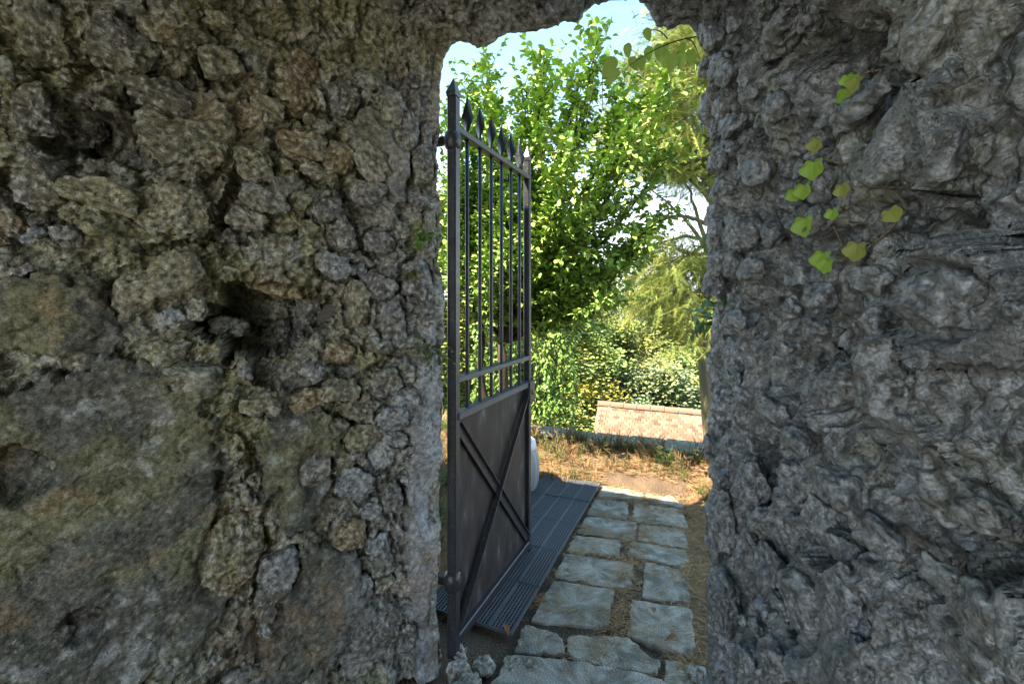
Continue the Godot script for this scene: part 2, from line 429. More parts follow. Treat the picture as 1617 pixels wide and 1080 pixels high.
func build_rock() -> Array:
	# rows run from the outer arris (and round it, out over the outer face) to the inner face; columns follow the opening
	var zs := []
	var outs := []
	for e in [0.5, 0.4, 0.3, 0.22, 0.16, 0.12, 0.09, 0.06, 0.04]:
		zs.append(-1.505)
		outs.append(e)
	for k in 7:
		var a := PI * 0.5 * (1.0 - k / 6.0)
		zs.append(-1.47 - 0.035 * sin(a))
		outs.append(0.035 * (1.0 - cos(a)))
	var z := -1.466
	while z < INNER_Z:
		zs.append(z)
		outs.append(0.0)
		z += 0.0034 if z < -0.52 else (0.02 if z < -0.3 else 0.04)
	var cols := 1240
	var rows := zs.size()
	var pos := PackedVector3Array()
	pos.resize(rows * cols)
	for r in rows:
		var zz: float = zs[r]
		var ze := maxf(zz, -1.5)
		var xl := x_left(ze)
		var xr := x_right(ze)
		var a := (xr - xl) * 0.5
		var xc := (xr + xl) * 0.5
		var n := corner(ze)
		var poly := PackedVector2Array()
		for k in 13:
			poly.append(Vector2(xl, SPRING * k / 12.0))
		var us := []
		for k in range(1, 130):
			var u := pow(cos(PI * 0.5 * k / 130.0), 2.0 / n)
			if u < 0.8:
				break
			us.append(u)
		var half := us.duplicate()
		for k in 81:
			us.append(0.79 - 0.79 * k / 40.0)
		half.reverse()
		for u in half:
			us.append(-u)
		for u in us:
			var x: float = xc - a * u
			poly.append(Vector2(x, SPRING + (crown(x, ze) - SPRING) * pow(maxf(1.0 - pow(absf(u), n), 0.0), 1.0 / n)))
		for k in range(1, 13):
			poly.append(Vector2(xr, SPRING * (1.0 - k / 12.0)))
		var cum := PackedFloat32Array()
		cum.append(0.0)
		for k in range(1, poly.size()):
			cum.append(cum[k - 1] + poly[k].distance_to(poly[k - 1]))
		var total := cum[cum.size() - 1]
		var j := 0
		for c in cols:
			var s := total * c / (cols - 1.0)
			while j < cum.size() - 2 and cum[j + 1] < s:
				j += 1
			var p := poly[j].lerp(poly[j + 1], clampf((s - cum[j]) / maxf(cum[j + 1] - cum[j], 1e-6), 0.0, 1.0))
			if outs[r] > 0.0:
				var o := Vector2((p.x - xc) / a, maxf(0.0, (p.y - SPRING) / 1.1))
				o = Vector2(signf(o.x) * pow(absf(o.x), 4.0), pow(o.y, 4.0))
				p += o.normalized() * outs[r]
			pos[r * cols + c] = Vector3(p.x, p.y, zz)
	var nrm := grid_normals(pos, rows, cols)
	var moved := pos.duplicate()
	var col := PackedColorArray()
	col.resize(pos.size())
	var mid := cols / 2
	var masks := PackedFloat32Array()
	masks.resize(pos.size())
	var rims := PackedFloat32Array()
	rims.resize(pos.size())
	for r in rows:
		for c in cols:
			var i := r * cols + c
			var p := pos[i]
			var left := c < mid
			var side := -1 if left else 1
			var h: float = (p.z - LA.y) / LD.y if left else (p.z - RA.y) / RD.y
			var over := smooth(2.1, 2.35, p.y)
			var calm := lerpf(1.0, smooth(-1.46, -1.2, p.z), smooth(1.95, 2.15, p.y))
			var d := n_low.get_noise_3dv(p) * 0.05 * calm + n_mid.get_noise_3dv(p) * 0.035 * (0.35 + 0.65 * calm)
			if outs[r] < 0.02:
				d += feature_sum(side, h, p.y) * (1.0 - over * 0.7) * 1.1 + gap(side, h, p.y)
			var m := 0.0 if outs[r] > 0.1 else render_mask(side, h, p.y) * (1.0 - over)
			var q := p + Vector3(n_mid.get_noise_3d(p.y, p.z, p.x), n_mid.get_noise_3d(p.z, p.x, p.y), 0) * 0.014
			if not left:
				q.y *= 0.55
			var arris := smooth(-0.01, 0.09, h) if outs[r] < 0.02 else 0.0
			# first the large forms, then the pitting on the surface that they leave
			var block := smooth(0.0, 0.3, n_block.get_noise_3dv(q) + 1.0) - 0.75
			var hole := 1.0 - smooth(0.08, 0.62 if left else 0.85, n_hole.get_noise_3dv(q) + 1.0)
			var cell := n_cell.get_noise_3dv(q) + 1.0
			var big := block * (0.035 if left else 0.045) * arris + (smooth(0.02, 0.5, cell) - 0.6) * 0.02 * (0.4 + 0.6 * arris) - hole * (0.012 if left else 0.026) * (0.15 + 0.85 * arris)
			d += big * (1.0 - m) + 0.02 * m
			if not left:
				d += (0.028 * (1.0 - arris) + 0.016) * (1.0 - smooth(1.95, 2.15, p.y))
			else:
				d -= 0.03 * (1.0 - arris) * (1.0 - smooth(-0.86, -0.76, p.x))
			moved[i] = p + nrm[i] * d
			masks[i] = m
			rims[i] = arris
	nrm = grid_normals(moved, rows, cols)
	for r in rows:
		for c in cols:
			var i := r * cols + c
			var p := moved[i]
			var left := c < mid
			var side := -1 if left else 1
			var h: float = (pos[i].z - LA.y) / LD.y if left else (pos[i].z - RA.y) / RD.y
			var m := masks[i]
			var q := p + Vector3(n_mid.get_noise_3d(p.y, p.z, p.x), n_mid.get_noise_3d(p.z, p.x, p.y), 0) * 0.014
			if not left:
				q.y *= 0.6
			var pit := 1.0 - smooth(0.1, 0.7, n_pit.get_noise_3dv(q) + 1.0)
			var pit2 := 1.0 - smooth(0.12, 0.6, n_pit.get_noise_3d(q.x * 1.9, q.y * 1.9, q.z * 1.9) + 1.0)
			var rid := n_ridge.get_noise_3dv(q)
			var fine := n_fine.get_noise_3dv(p)
			var rub := rid * 0.011 - pit * 0.016 - pit2 * 0.008 + fine * 0.005
			var crack := 1.0 - smooth(0.0, 0.035, absf(n_mid.get_noise_3d(p.x * 0.55, p.y * 0.55, p.z * 0.55 + 4.0)))
			var flat := fine * 0.003 + rid * 0.006 - pit2 * 0.003 - crack * 0.007 - pit * 0.003
			moved[i] = p + nrm[i] * (lerpf(rub, flat, m) * (0.3 + 0.7 * rims[i]))
			p = moved[i]
			var base := Color(0.37, 0.345, 0.235).lerp(Color(0.155, 0.15, 0.115), m)
			if left:
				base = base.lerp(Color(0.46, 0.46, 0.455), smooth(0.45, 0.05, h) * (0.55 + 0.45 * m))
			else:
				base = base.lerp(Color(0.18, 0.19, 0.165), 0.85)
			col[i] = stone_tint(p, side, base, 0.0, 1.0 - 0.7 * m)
	var n2 := grid_normals(moved, rows, cols)
	var out := []
	for span in [[0, int(cols * 0.375)], [int(cols * 0.375), int(cols * 0.625)], [int(cols * 0.625), cols - 1]]:
		out.append(grid_mesh(moved, n2, col, rows, cols, span[0], span[1]))
	return out

func grid_normals(pos: PackedVector3Array, rows: int, cols: int) -> PackedVector3Array:
	var out := PackedVector3Array()
	out.resize(pos.size())
	for r in rows:
		for c in cols:
			var dc := pos[r * cols + mini(c + 1, cols - 1)] - pos[r * cols + maxi(c - 1, 0)]
			var dr := pos[mini(r + 1, rows - 1) * cols + c] - pos[maxi(r - 1, 0) * cols + c]
			out[r * cols + c] = dc.cross(dr).normalized()
	return out

func grid_mesh(pos: PackedVector3Array, nrm: PackedVector3Array, col: PackedColorArray, rows: int, cols: int, c0: int, c1: int) -> ArrayMesh:
	var w := c1 - c0 + 1
	var v := PackedVector3Array()
	var n := PackedVector3Array()
	var k := PackedColorArray()
	var ix := PackedInt32Array()
	for r in rows:
		v.append_array(pos.slice(r * cols + c0, r * cols + c1 + 1))
		n.append_array(nrm.slice(r * cols + c0, r * cols + c1 + 1))
		k.append_array(col.slice(r * cols + c0, r * cols + c1 + 1))
	for r in rows - 1:
		for c in w - 1:
			var a := r * w + c
			ix.append_array(PackedInt32Array([a, a + w, a + 1, a + 1, a + w, a + w + 1]))
	return arrays(v, n, k, ix)

func arrays(v: PackedVector3Array, n: PackedVector3Array, k: PackedColorArray, ix: PackedInt32Array) -> ArrayMesh:
	var a := []
	a.resize(Mesh.ARRAY_MAX)
	a[Mesh.ARRAY_VERTEX] = v
	a[Mesh.ARRAY_NORMAL] = n
	if k.size():
		a[Mesh.ARRAY_COLOR] = k
	a[Mesh.ARRAY_INDEX] = ix
	var m := ArrayMesh.new()
	m.add_surface_from_arrays(Mesh.PRIMITIVE_TRIANGLES, a)
	return m

func icosphere(level: int) -> Array:
	if ico.has(level):
		return ico[level]
	var t := (1.0 + sqrt(5.0)) / 2.0
	var v: Array = []
	for p in [Vector3(-1, t, 0), Vector3(1, t, 0), Vector3(-1, -t, 0), Vector3(1, -t, 0), Vector3(0, -1, t), Vector3(0, 1, t), Vector3(0, -1, -t), Vector3(0, 1, -t), Vector3(t, 0, -1), Vector3(t, 0, 1), Vector3(-t, 0, -1), Vector3(-t, 0, 1)]:
		v.append(p.normalized())
	var f: Array = [[0, 11, 5], [0, 5, 1], [0, 1, 7], [0, 7, 10], [0, 10, 11], [1, 5, 9], [5, 11, 4], [11, 10, 2], [10, 7, 6], [7, 1, 8], [3, 9, 4], [3, 4, 2], [3, 2, 6], [3, 6, 8], [3, 8, 9], [4, 9, 5], [2, 4, 11], [6, 2, 10], [8, 6, 7], [9, 8, 1]]
	for s in level:
		var half := {}
		var g := []
		for q in f:
			var m := []
			for e in 3:
				var i: int = mini(q[e], q[(e + 1) % 3])
				var j: int = maxi(q[e], q[(e + 1) % 3])
				var key := i * 100000 + j
				if not half.has(key):
					half[key] = v.size()
					v.append(((v[i] + v[j]) * 0.5).normalized())
				m.append(half[key])
			g.append_array([[q[0], m[0], m[2]], [q[1], m[1], m[0]], [q[2], m[2], m[1]], [m[0], m[1], m[2]]])
		f = g
	var ix := PackedInt32Array()
	for q in f:
		ix.append(q[0])
		ix.append(q[2])
		ix.append(q[1])
	ico[level] = [PackedVector3Array(v), ix]
	return ico[level]

func stone_mesh(centre: Vector3, b: Basis, size: Vector3, tint: Color, side: int, level: int, rough: float, boxy: float) -> ArrayMesh:
	# a faceted lump: unit directions cut by random planes, roughened, stretched by size along the axes of b
	var I := icosphere(level)
	var dirs: PackedVector3Array = I[0]
	var ix: PackedInt32Array = I[1]
	var planes := []
	for k in 9:
		var n := Vector3(rng.randfn(), rng.randfn(), rng.randfn()).normalized()
		planes.append([n, rng.randf_range(0.62, 0.95)])
	for n in [Vector3.RIGHT, Vector3.LEFT, Vector3.UP, Vector3.DOWN, Vector3.BACK]:
		planes.append([(n + Vector3(rng.randfn(), rng.randfn(), rng.randfn()) * 0.16).normalized(), lerpf(1.0, 0.78, boxy) * rng.randf_range(0.9, 1.05)])
	planes.append([(Vector3.BACK + Vector3(rng.randfn(), rng.randfn(), 0) * 0.22).normalized(), rng.randf_range(0.6, 0.8)])
	var off := Vector3(rng.randf() * 50.0, rng.randf() * 50.0, rng.randf() * 50.0)
	var v := PackedVector3Array()
	var col := PackedColorArray()
	v.resize(dirs.size())
	col.resize(dirs.size())
	var mean := (size.x + size.y) * 0.5
	for i in dirs.size():
		var d := dirs[i]
		var r := 1.02
		for pl in planes:
			var w: float = d.dot(pl[0])
			if w > 0.3:
				r = minf(r, pl[1] / w)
		var p := b * (d * r * size)
		var q := p + off
		var k := n_mid.get_noise_3dv(q * 1.6) * 0.2 * mean + n_ridge.get_noise_3dv(q) * 0.16 * mean * rough + (1.0 - smooth(0.1, 0.7, n_pit.get_noise_3dv(q) + 1.0)) * -0.016 * rough - (1.0 - smooth(0.12, 0.6, n_pit.get_noise_3d(q.x * 1.9, q.y * 1.9, q.z * 1.9) + 1.0)) * 0.005 + n_fine.get_noise_3dv(q) * 0.003
		p += (b * d) * k
		v[i] = p
		col[i] = stone_tint(centre + p, side, tint, 0.5)
	var nn := PackedVector3Array()
	nn.resize(v.size())
	for k in range(0, ix.size(), 3):
		var a := v[ix[k]]
		var n := (v[ix[k + 2]] - a).cross(v[ix[k + 1]] - a)
		nn[ix[k]] += n
		nn[ix[k + 1]] += n
		nn[ix[k + 2]] += n
	for i in nn.size():
		nn[i] = nn[i].normalized()
	return arrays(v, nn, col, ix)

func lay_stone(parent: Node, p: Vector3, n: Vector3, a: float, b_: float, rot: float, out: float, tint: int, side: int, level := 3) -> void:
	var up := Vector3.UP if absf(n.y) < 0.8 else Vector3(0, 0, -1)
	var r := up.cross(n).normalized()
	var u := n.cross(r)
	var bs := Basis(r, u, n).rotated(n, -deg_to_rad(rot))
	var depth := clampf(minf(a, b_) * 0.8, out * 0.9, 0.09)
	var centre := p + n * (out - depth * 0.82)
	var t: Color = TINTS[tint]
	t = Color(t.r, t.g, t.b) * rng.randf_range(1.0, 1.5)
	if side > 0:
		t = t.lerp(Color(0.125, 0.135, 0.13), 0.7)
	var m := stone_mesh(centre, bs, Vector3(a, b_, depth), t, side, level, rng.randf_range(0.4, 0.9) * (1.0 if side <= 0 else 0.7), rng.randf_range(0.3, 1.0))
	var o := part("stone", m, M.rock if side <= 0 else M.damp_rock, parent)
	o.position = centre

func stones_on(side: int, parent: Node, list: Array, loose: int) -> void:
	var laid := []
	var A := LA if side < 0 else RA
	var D := LD if side < 0 else RD
	for s in list:
		var f := side_frame(side, A.y + maxf(s[0], 0.04) * D.y, s[1])
		var d := low_disp(side, s[0], s[1], f[0]) + (0.03 if side > 0 else 0.0)
		lay_stone(parent, f[0] + f[1] * d, f[1], s[2], s[3], s[4] * -side, s[5] * (0.5 if s[0] > 0.06 else 0.25), s[6], side, 5 if s[2] * s[3] > 0.009 else (4 if s[2] * s[3] > 0.002 else 3))
		laid.append([s[0], s[1], maxf(s[2], s[3])])
	var made := 0
	for k in 6000:
		if made >= loose:
			break
		var h := rng.randf_range(0.075, 1.25 if side < 0 else 1.0)
		var y := rng.randf_range(0.15 if side < 0 else 0.5, 2.25)
		var big := (0.022 + 0.075 * pow(rng.randf(), 1.6)) if side < 0 else rng.randf_range(0.02, 0.05)
		if side > 0:
			big *= 0.85
		if feature_sum(side, h, y) < -0.045 or render_mask(side, h, y) > 0.2:
			continue
		var free := true
		for o in laid:
			if Vector2(o[0] - h, o[1] - y).length() < (o[2] + big) * 0.72:
				free = false
				break
		if not free:
			continue
		laid.append([h, y, big])
		made += 1
		var f := side_frame(side, A.y + h * D.y, y)
		var d := low_disp(side, h, y, f[0]) + (0.024 if side > 0 else 0.0)
		lay_stone(parent, f[0] + f[1] * d, f[1], big * rng.randf_range(0.8, 1.4), big * rng.randf_range(0.7, 1.1), rng.randf_range(-40, 40), rng.randf_range(0.006, 0.026), [0, 2, 1, 4, 5, 2, 3][rng.randi() % 7], side, 3)

# ---------------------------------------------------------------- foliage
func leaf_mesh(l: float, w: float, fold := 0.25, curl := 0.2, n := 4, lobes := 0) -> ArrayMesh:
	# stem at the origin, tip towards +y, face towards +z
	var st := begin(false)
	var mids := []
	var ls := []
	var rs := []
	for i in n + 1:
		var t := float(i) / n
		var y := l * t
		var half := w * 0.5 * pow(sin(PI * pow(t, 0.8)), 0.75) if i > 0 and i < n else 0.0
		if lobes and i % 2 == 0:
			half *= 0.72
		var z := -curl * l * t * t
		mids.append(Vector3(0, y, z))
		ls.append(Vector3(-half, y - (0.06 * l if lobes else 0.0), z + half * fold))
		rs.append(Vector3(half, y - (0.06 * l if lobes else 0.0), z + half * fold))
	for i in n:
		tri(st, mids[i], mids[i + 1], ls[i + 1])
		if i > 0:
			tri(st, mids[i], ls[i + 1], ls[i])
		tri(st, mids[i], rs[i + 1], mids[i + 1])
		if i > 0:
			tri(st, mids[i], rs[i], rs[i + 1])
	return done(st)

func heart_leaf(w: float) -> ArrayMesh:   # rounded vine leaf: shallow lobes, a folded midrib, a wavy rim
	var st := begin(false)
	var n := 30
	var rings := []
	for k in 4:
		var s := k / 3.0
		var ring := []
		for i in n:
			var a := TAU * i / n
			var r := w * 0.5 * (1.0 + 0.09 * cos(5.0 * a + PI) - 0.4 * pow(maxf(0.0, cos(a)), 9.0) + (0.035 if i % 2 else 0.0) * s) * s
			var p := Vector3(sin(a) * r, -cos(a) * r + w * 0.34 * s, 0.0)
			p.z = 0.3 * absf(p.x) + 0.06 * w * s * s * sin(a * 4.0 + 1.0) - 3.4 / w * 0.05 * p.y * p.y - 0.02 * w * absf(sin(a * 2.5)) * (1.0 - s)
			ring.append(p)
		rings.append(ring)
	for k in 3:
		for i in n:
			var q := (i + 1) % n
			if k > 0:
				tri(st, rings[k][i], rings[k + 1][q], rings[k][q])
			tri(st, rings[k][i], rings[k + 1][i], rings[k + 1][q])
	return done(st)

func cluster_mesh(count: int, spread: float, leaf: float, droop := 0.0) -> ArrayMesh:
	var st := begin()
	for k in count:
		var p := Vector3(rng.randfn(), rng.randfn() * 0.8, rng.randfn()) * spread * 0.5
		var up := Vector3(rng.randfn() * 0.5, 1.0, rng.randfn() * 0.5).normalized()
		var d := Vector3(rng.randfn(), -droop, rng.randfn()).normalized()
		var s := d.cross(up).normalized() * leaf * 0.3
		var tip := d * leaf * rng.randf_range(0.8, 1.2)
		tri(st, p, p + tip * 0.5 + s, p + tip)
		tri(st, p, p + tip, p + tip * 0.5 - s + up * leaf * 0.08)
	return done(st)

func leaf_mat(c: Color, light := 0.5, rough := 0.5) -> StandardMaterial3D:
	var m := mat(c, rough, true)
	m.backlight = Color(light * 0.8, light, light * 0.3)
	m.metallic_specular = 0.4
	return m

func leaf_xf(p: Vector3, dir: Vector3, size: float) -> Transform3D:
	var up := Vector3(rng.randfn() * 0.45, 1.0, rng.randfn() * 0.45).normalized()
	var y := dir.normalized()
	var x := y.cross(up)
	if x.length() < 0.1:
		x = Vector3.RIGHT
	x = x.normalized()
	return Transform3D(Basis(x, y, x.cross(y)).scaled_local(Vector3.ONE * size), p)

func tinted(c: Color, v: float, hue := 0.12) -> Color:
	var k := rng.randf_range(1.0 - v, 1.0 + v)
	var y := rng.randf_range(-hue, hue)
	return Color(c.r * k * (1.0 + y), c.g * k, c.b * k * (1.0 - y))

func leafy_limb(pts: PackedVector3Array, twigs: int, reach: float, leaves: int, size: float, c: Color, st: SurfaceTool, xfs: Array, cols: Array, from_ := 0.15, hang := 0.0) -> void:
	for k in twigs:
		var t := lerpf(from_, 1.0, (k + rng.randf()) / twigs) * (pts.size() - 1)
		var i := mini(int(t), pts.size() - 2)
		var p := pts[i].lerp(pts[i + 1], t - i)
		var along := (pts[i + 1] - pts[i]).normalized()
		var d := (along * 0.7 + Vector3(rng.randfn(), rng.randfn() * 0.6 + 0.2 - hang, rng.randfn()) * 0.7).normalized()
		var l := reach * rng.randf_range(0.4, 1.1)
		var e := p + d * l
		var tw := spline(p, e, Vector3(0, -0.06 * l - hang * 0.15 * l, 0), 4)
		tube(st, tw, 0.003, 0.0012, 3)
		for j in leaves:
			var s := (j + rng.randf()) / leaves
			var q := tw[0].lerp(tw[4], s) + Vector3(0, -0.06 * l * 4.0 * s * (1.0 - s), 0)
			var ld := (d * 0.5 + Vector3(rng.randfn(), rng.randfn() * 0.7 - hang, rng.randfn())).normalized()
			xfs.append(leaf_xf(q, ld, size * rng.randf_range(0.6, 1.25)))
			cols.append(tinted(c, 0.25))

func far_tree(label: String, base: Vector3, height: float, rad: Vector3, c: Color, clumps: int, per: int, leaf: Mesh, m: Material) -> void:
	var o := thing("broadleaf_tree", label, "tree", base, 0.0, "sunlit trees below the terrace")
	var st := begin(false)
	var top := Vector3(0, height - rad.y * 0.8, 0)
	tube(st, spline(Vector3.ZERO, top, Vector3(0.2, 0, 0.1), 6, 0.06), 0.2, 0.07, 7)
	for k in 5:
		var e := Vector3(rng.randf_range(-0.7, 0.7) * rad.x, height - rad.y * rng.randf_range(0.5, 1.2), rng.randf_range(-0.7, 0.7) * rad.z)
		tube(st, spline(Vector3(0, height * rng.randf_range(0.3, 0.55), 0), e, Vector3(0, 0.2, 0), 5, 0.05), 0.07, 0.02, 5)
	part("trunk", done(st), M.bark, o)
	var xfs := []
	var cols := []
	var centre := Vector3(0, height - rad.y, 0)
	for k in clumps:
		var d := Vector3(rng.randfn(), rng.randfn(), rng.randfn()).normalized()
		var q := centre + d * rad * rng.randf_range(0.55, 1.0)
		var cr := minf(rad.x, rad.y) * rng.randf_range(0.2, 0.38)
		var cc := tinted(c, 0.22, 0.2)
		for j in per:
			var e := Vector3(rng.randfn(), rng.randfn(), rng.randfn()).normalized() * cr * pow(rng.randf(), 0.4)
			e.y *= 0.75
			var b := Basis(Vector3.UP, rng.randf() * TAU).rotated(Vector3.RIGHT, rng.randf_range(-0.5, 0.5)).scaled(Vector3.ONE * rng.randf_range(0.7, 1.3))
			xfs.append(Transform3D(b, q + e))
			cols.append(tinted(cc, 0.12, 0.06))
	scatter("crown", leaf, m, o, xfs, cols)

# ---------------------------------------------------------------- gate
func build_gate() -> void:
	var at := Vector3(-0.925, 0.0, -1.55)
	var g := thing("iron_gate", "dark iron garden gate standing open, spear-topped bars over a sheet metal panel", "gate", at)
	var iron: Material = M.iron
	# local: the leaf runs along -z from the hinge post, its face looks towards +x
	var W := 0.79
	var post := begin()
	box(post, Vector3(0, 1.1, 0), Vector3(0.04, 2.2, 0.04))
	part("hinge_post", done(post), iron, g)
	part("post_spike", pyramid(0.04, 0.075), iron, g, Transform3D(Basis(), Vector3(0, 2.2, 0)))
	part("latch_post", box_mesh(Vector3(0.034, 2.17, 0.034), Vector3(0, 1.085, -W)), iron, g)
	part("post_spike", pyramid(0.034, 0.085), iron, g, Transform3D(Basis(), Vector3(0, 2.17, -W)))
	part("top_rail", box_mesh(Vector3(0.036, 0.026, W), Vector3(0, 2.078, -W * 0.5)), iron, g)
	part("middle_rail", box_mesh(Vector3(0.04, 0.024, W), Vector3(0.001, 1.088, -W * 0.5)), M.iron_pale, g)
	part("lower_rail", box_mesh(Vector3(0.046, 0.03, W), Vector3(0.004, 0.945, -W * 0.5)), M.iron_pale, g)
	part("bottom_rail", box_mesh(Vector3(0.036, 0.04, W), Vector3(0.0, 0.06, -W * 0.5)), iron, g)
	var panel := part("sheet_panel", box_mesh(Vector3(0.004, 0.9, W - 0.03), Vector3(-0.006, 0.485, -W * 0.5)), M.sheet, g)
	panel.set_meta("label", "weathered brown-black sheet panel with pale scuffs")
	var bar := begin(false)
	tube(bar, PackedVector3Array([Vector3(0, 0.955, 0), Vector3(0, 1.5, 0), Vector3(0, 2.07, 0)]), 0.0085, 0.0085, 10)
	var bar_m := done(bar)
	var spear := spear_mesh()
	for k in 6:
		var z := -W * (k + 1) / 7.0
		part("bar", bar_m, iron, g, Transform3D(Basis().rotated(Vector3.RIGHT, rng.randf_range(-0.0025, 0.0025)), Vector3(0, 0, z)))
		part("spearhead", spear, iron, g, Transform3D(Basis(Vector3.UP, rng.randf_range(-0.25, 0.25) + 0.3), Vector3(0, 2.088, z)))
	# crossed flat braces on the panel
	for s in [[Vector3(0.007, 0.9, -0.02), Vector3(0.007, 0.1, -W + 0.02), "brace"], [Vector3(0.016, 0.1, -0.02), Vector3(0.016, 0.9, -W + 0.02), "brace"]]:
		var a: Vector3 = s[0]
		var b: Vector3 = s[1]
		var d := (b - a).normalized()
		var bs := Basis(Vector3.RIGHT, d, Vector3.RIGHT.cross(d))
		var bm := begin()
		box(bm, Vector3.ZERO, Vector3(0.008, a.distance_to(b), 0.04))
		box(bm, Vector3(0.008, 0, 0.019), Vector3(0.018, a.distance_to(b), 0.005))
		part("brace", done(bm), iron, g, Transform3D(bs, (a + b) * 0.5))
	var lock := part("lock_box", box_mesh(Vector3(0.055, 0.12, 0.085), Vector3(0.008, 0.905, -W + 0.01)), iron, g)
	part("strike_plate", box_mesh(Vector3(0.03, 0.13, 0.006), Vector3(0.008, 0.905, -W - 0.0365)), iron, lock)
	var key := begin(false)
	tube(key, PackedVector3Array([Vector3(0.03, 0.9, -W + 0.01), Vector3(0.041, 0.9, -W + 0.01)]), 0.012, 0.011, 10)
	part("keyhole_boss", done(key), iron, lock)
	for y in [2.03, 0.3]:
		var col := begin(false)
		lathe(col, [[0.001, -0.042], [0.02, -0.04], [0.031, -0.028], [0.036, 0.0], [0.031, 0.028], [0.02, 0.04], [0.001, 0.042]], 18)
		part("hinge_collar", done(col), iron, g, Transform3D(Basis(), Vector3(-0.004, y, 0)))
		part("wall_pin", box_mesh(Vector3(0.13, 0.03, 0.03), Vector3(-0.09, y, 0.01)), M.rust, g)

func pyramid(w: float, h: float) -> ArrayMesh:
	var st := begin()
	var a := w * 0.5
	var rings := [[a, 0.0], [a * 1.12, h * 0.22], [0.001, h]]
	for i in 2:
		for k in 4:
			var q := []
			for j in [[i, k], [i + 1, k], [i + 1, k + 1], [i, k + 1]]:
				var an: float = TAU * (j[1] + 0.5) / 4.0
				var r: float = rings[j[0]][0] * sqrt(2.0)
				q.append(Vector3(cos(an) * r, rings[j[0]][1], sin(an) * r))
			tri(st, q[0], q[2], q[1])
			tri(st, q[0], q[3], q[2])
	return done(st)

func spear_mesh() -> ArrayMesh:   # a flat forged leaf, twisted a third of a turn
	var st := begin(false)
	var n := 14
	var prev := []
	for i in n + 1:
		var t := float(i) / n
		var w := 0.009 + 0.019 * pow(sin(PI * clampf(pow(t, 0.85), 0, 1)), 1.3)
		if t > 0.45:
			w = lerpf(0.028, 0.0006, pow((t - 0.45) / 0.55, 0.85))
		var th := lerpf(0.008, 0.0035, smooth(0.0, 0.4, t)) if i < n else 0.0005
		var b := Basis(Vector3.UP, -1.2 + t * 1.9)
		var ring := []
		for k in [[-1, 0], [0, 1], [1, 0], [0, -1]]:
			ring.append(b * Vector3(k[0] * w, 0, k[1] * th) + Vector3(0, t * 0.165, 0))
		if prev.size():
			for k in 4:
				var q := (k + 1) % 4
				tri(st, prev[k], ring[q], prev[q])
				tri(st, prev[k], ring[k], ring[q])
		prev = ring
	return done(st)

# ---------------------------------------------------------------- ground
func ground_y(x: float, z: float) -> float:
	var y := 0.0
	if z > -4.15:
		y = 0.15 * smooth(-3.3, -3.9, z) * smooth(6.0, 2.0, absf(x))
		y += (n_low.get_noise_2d(x * 1.5, z * 1.5) * 0.02 + n_mid.get_noise_2d(x * 2.0, z * 2.0) * 0.012) * smooth(-1.0, -3.0, z)
		y -= 0.03 if z > -1.6 else 0.009
	else:
		y = lerpf(-2.3, -4.6, smooth(-4.2, -13.0, z)) - smooth(-13.0, -45.0, z) * 3.0
		y += n_low.get_noise_2d(x * 0.3, z * 0.3) * 0.3
	return y

func build_ground() -> void:
	var xs := []
	var x := -160.0
	while x < 160.0:
		xs.append(x)
		x += 0.05 if absf(x + 0.6) < 2.4 else (0.5 if absf(x) < 10.0 else 12.0)
	var zs := []
	var z := 40.0
	while z > -200.0:
		zs.append(z)
		z -= 0.04 if z < -1.2 and z > -4.3 else (0.4 if z < 2.0 and z > -20.0 else 6.0)
	var v := PackedVector3Array()
	var k := PackedColorArray()
	var ix := PackedInt32Array()
	for zz in zs:
		for xx in xs:
			var p := Vector3(xx, ground_y(xx, zz), zz)
			v.append(p)
			var a := n_col.get_noise_2d(xx * 1.5, zz * 1.5)
			var f := n_fine.get_noise_2d(xx * 0.7, zz * 0.7)
			var c := Color(0.22, 0.15, 0.095).lerp(Color(0.14, 0.1, 0.065), smooth(-0.2, 0.3, a))
			if zz < -4.15:
				c = Color(0.07, 0.09, 0.03)
			elif zz > -1.0:
				c = Color(0.33, 0.335, 0.325)
			var s := 1.0 + f * 0.4
			k.append(Color(c.r * s, c.g * s, c.b * s))
	var nx := xs.size()
	for r in zs.size() - 1:
		for c in nx - 1:
			var a := r * nx + c
			ix.append_array(PackedInt32Array([a, a + nx, a + 1, a + 1, a + nx, a + nx + 1]))
	var nn := grid_normals(v, zs.size(), nx)
	for i in nn.size():
		if nn[i].y < 0:
			nn[i] = -nn[i]
	structure("ground", arrays(v, nn, k, ix), M.soil)

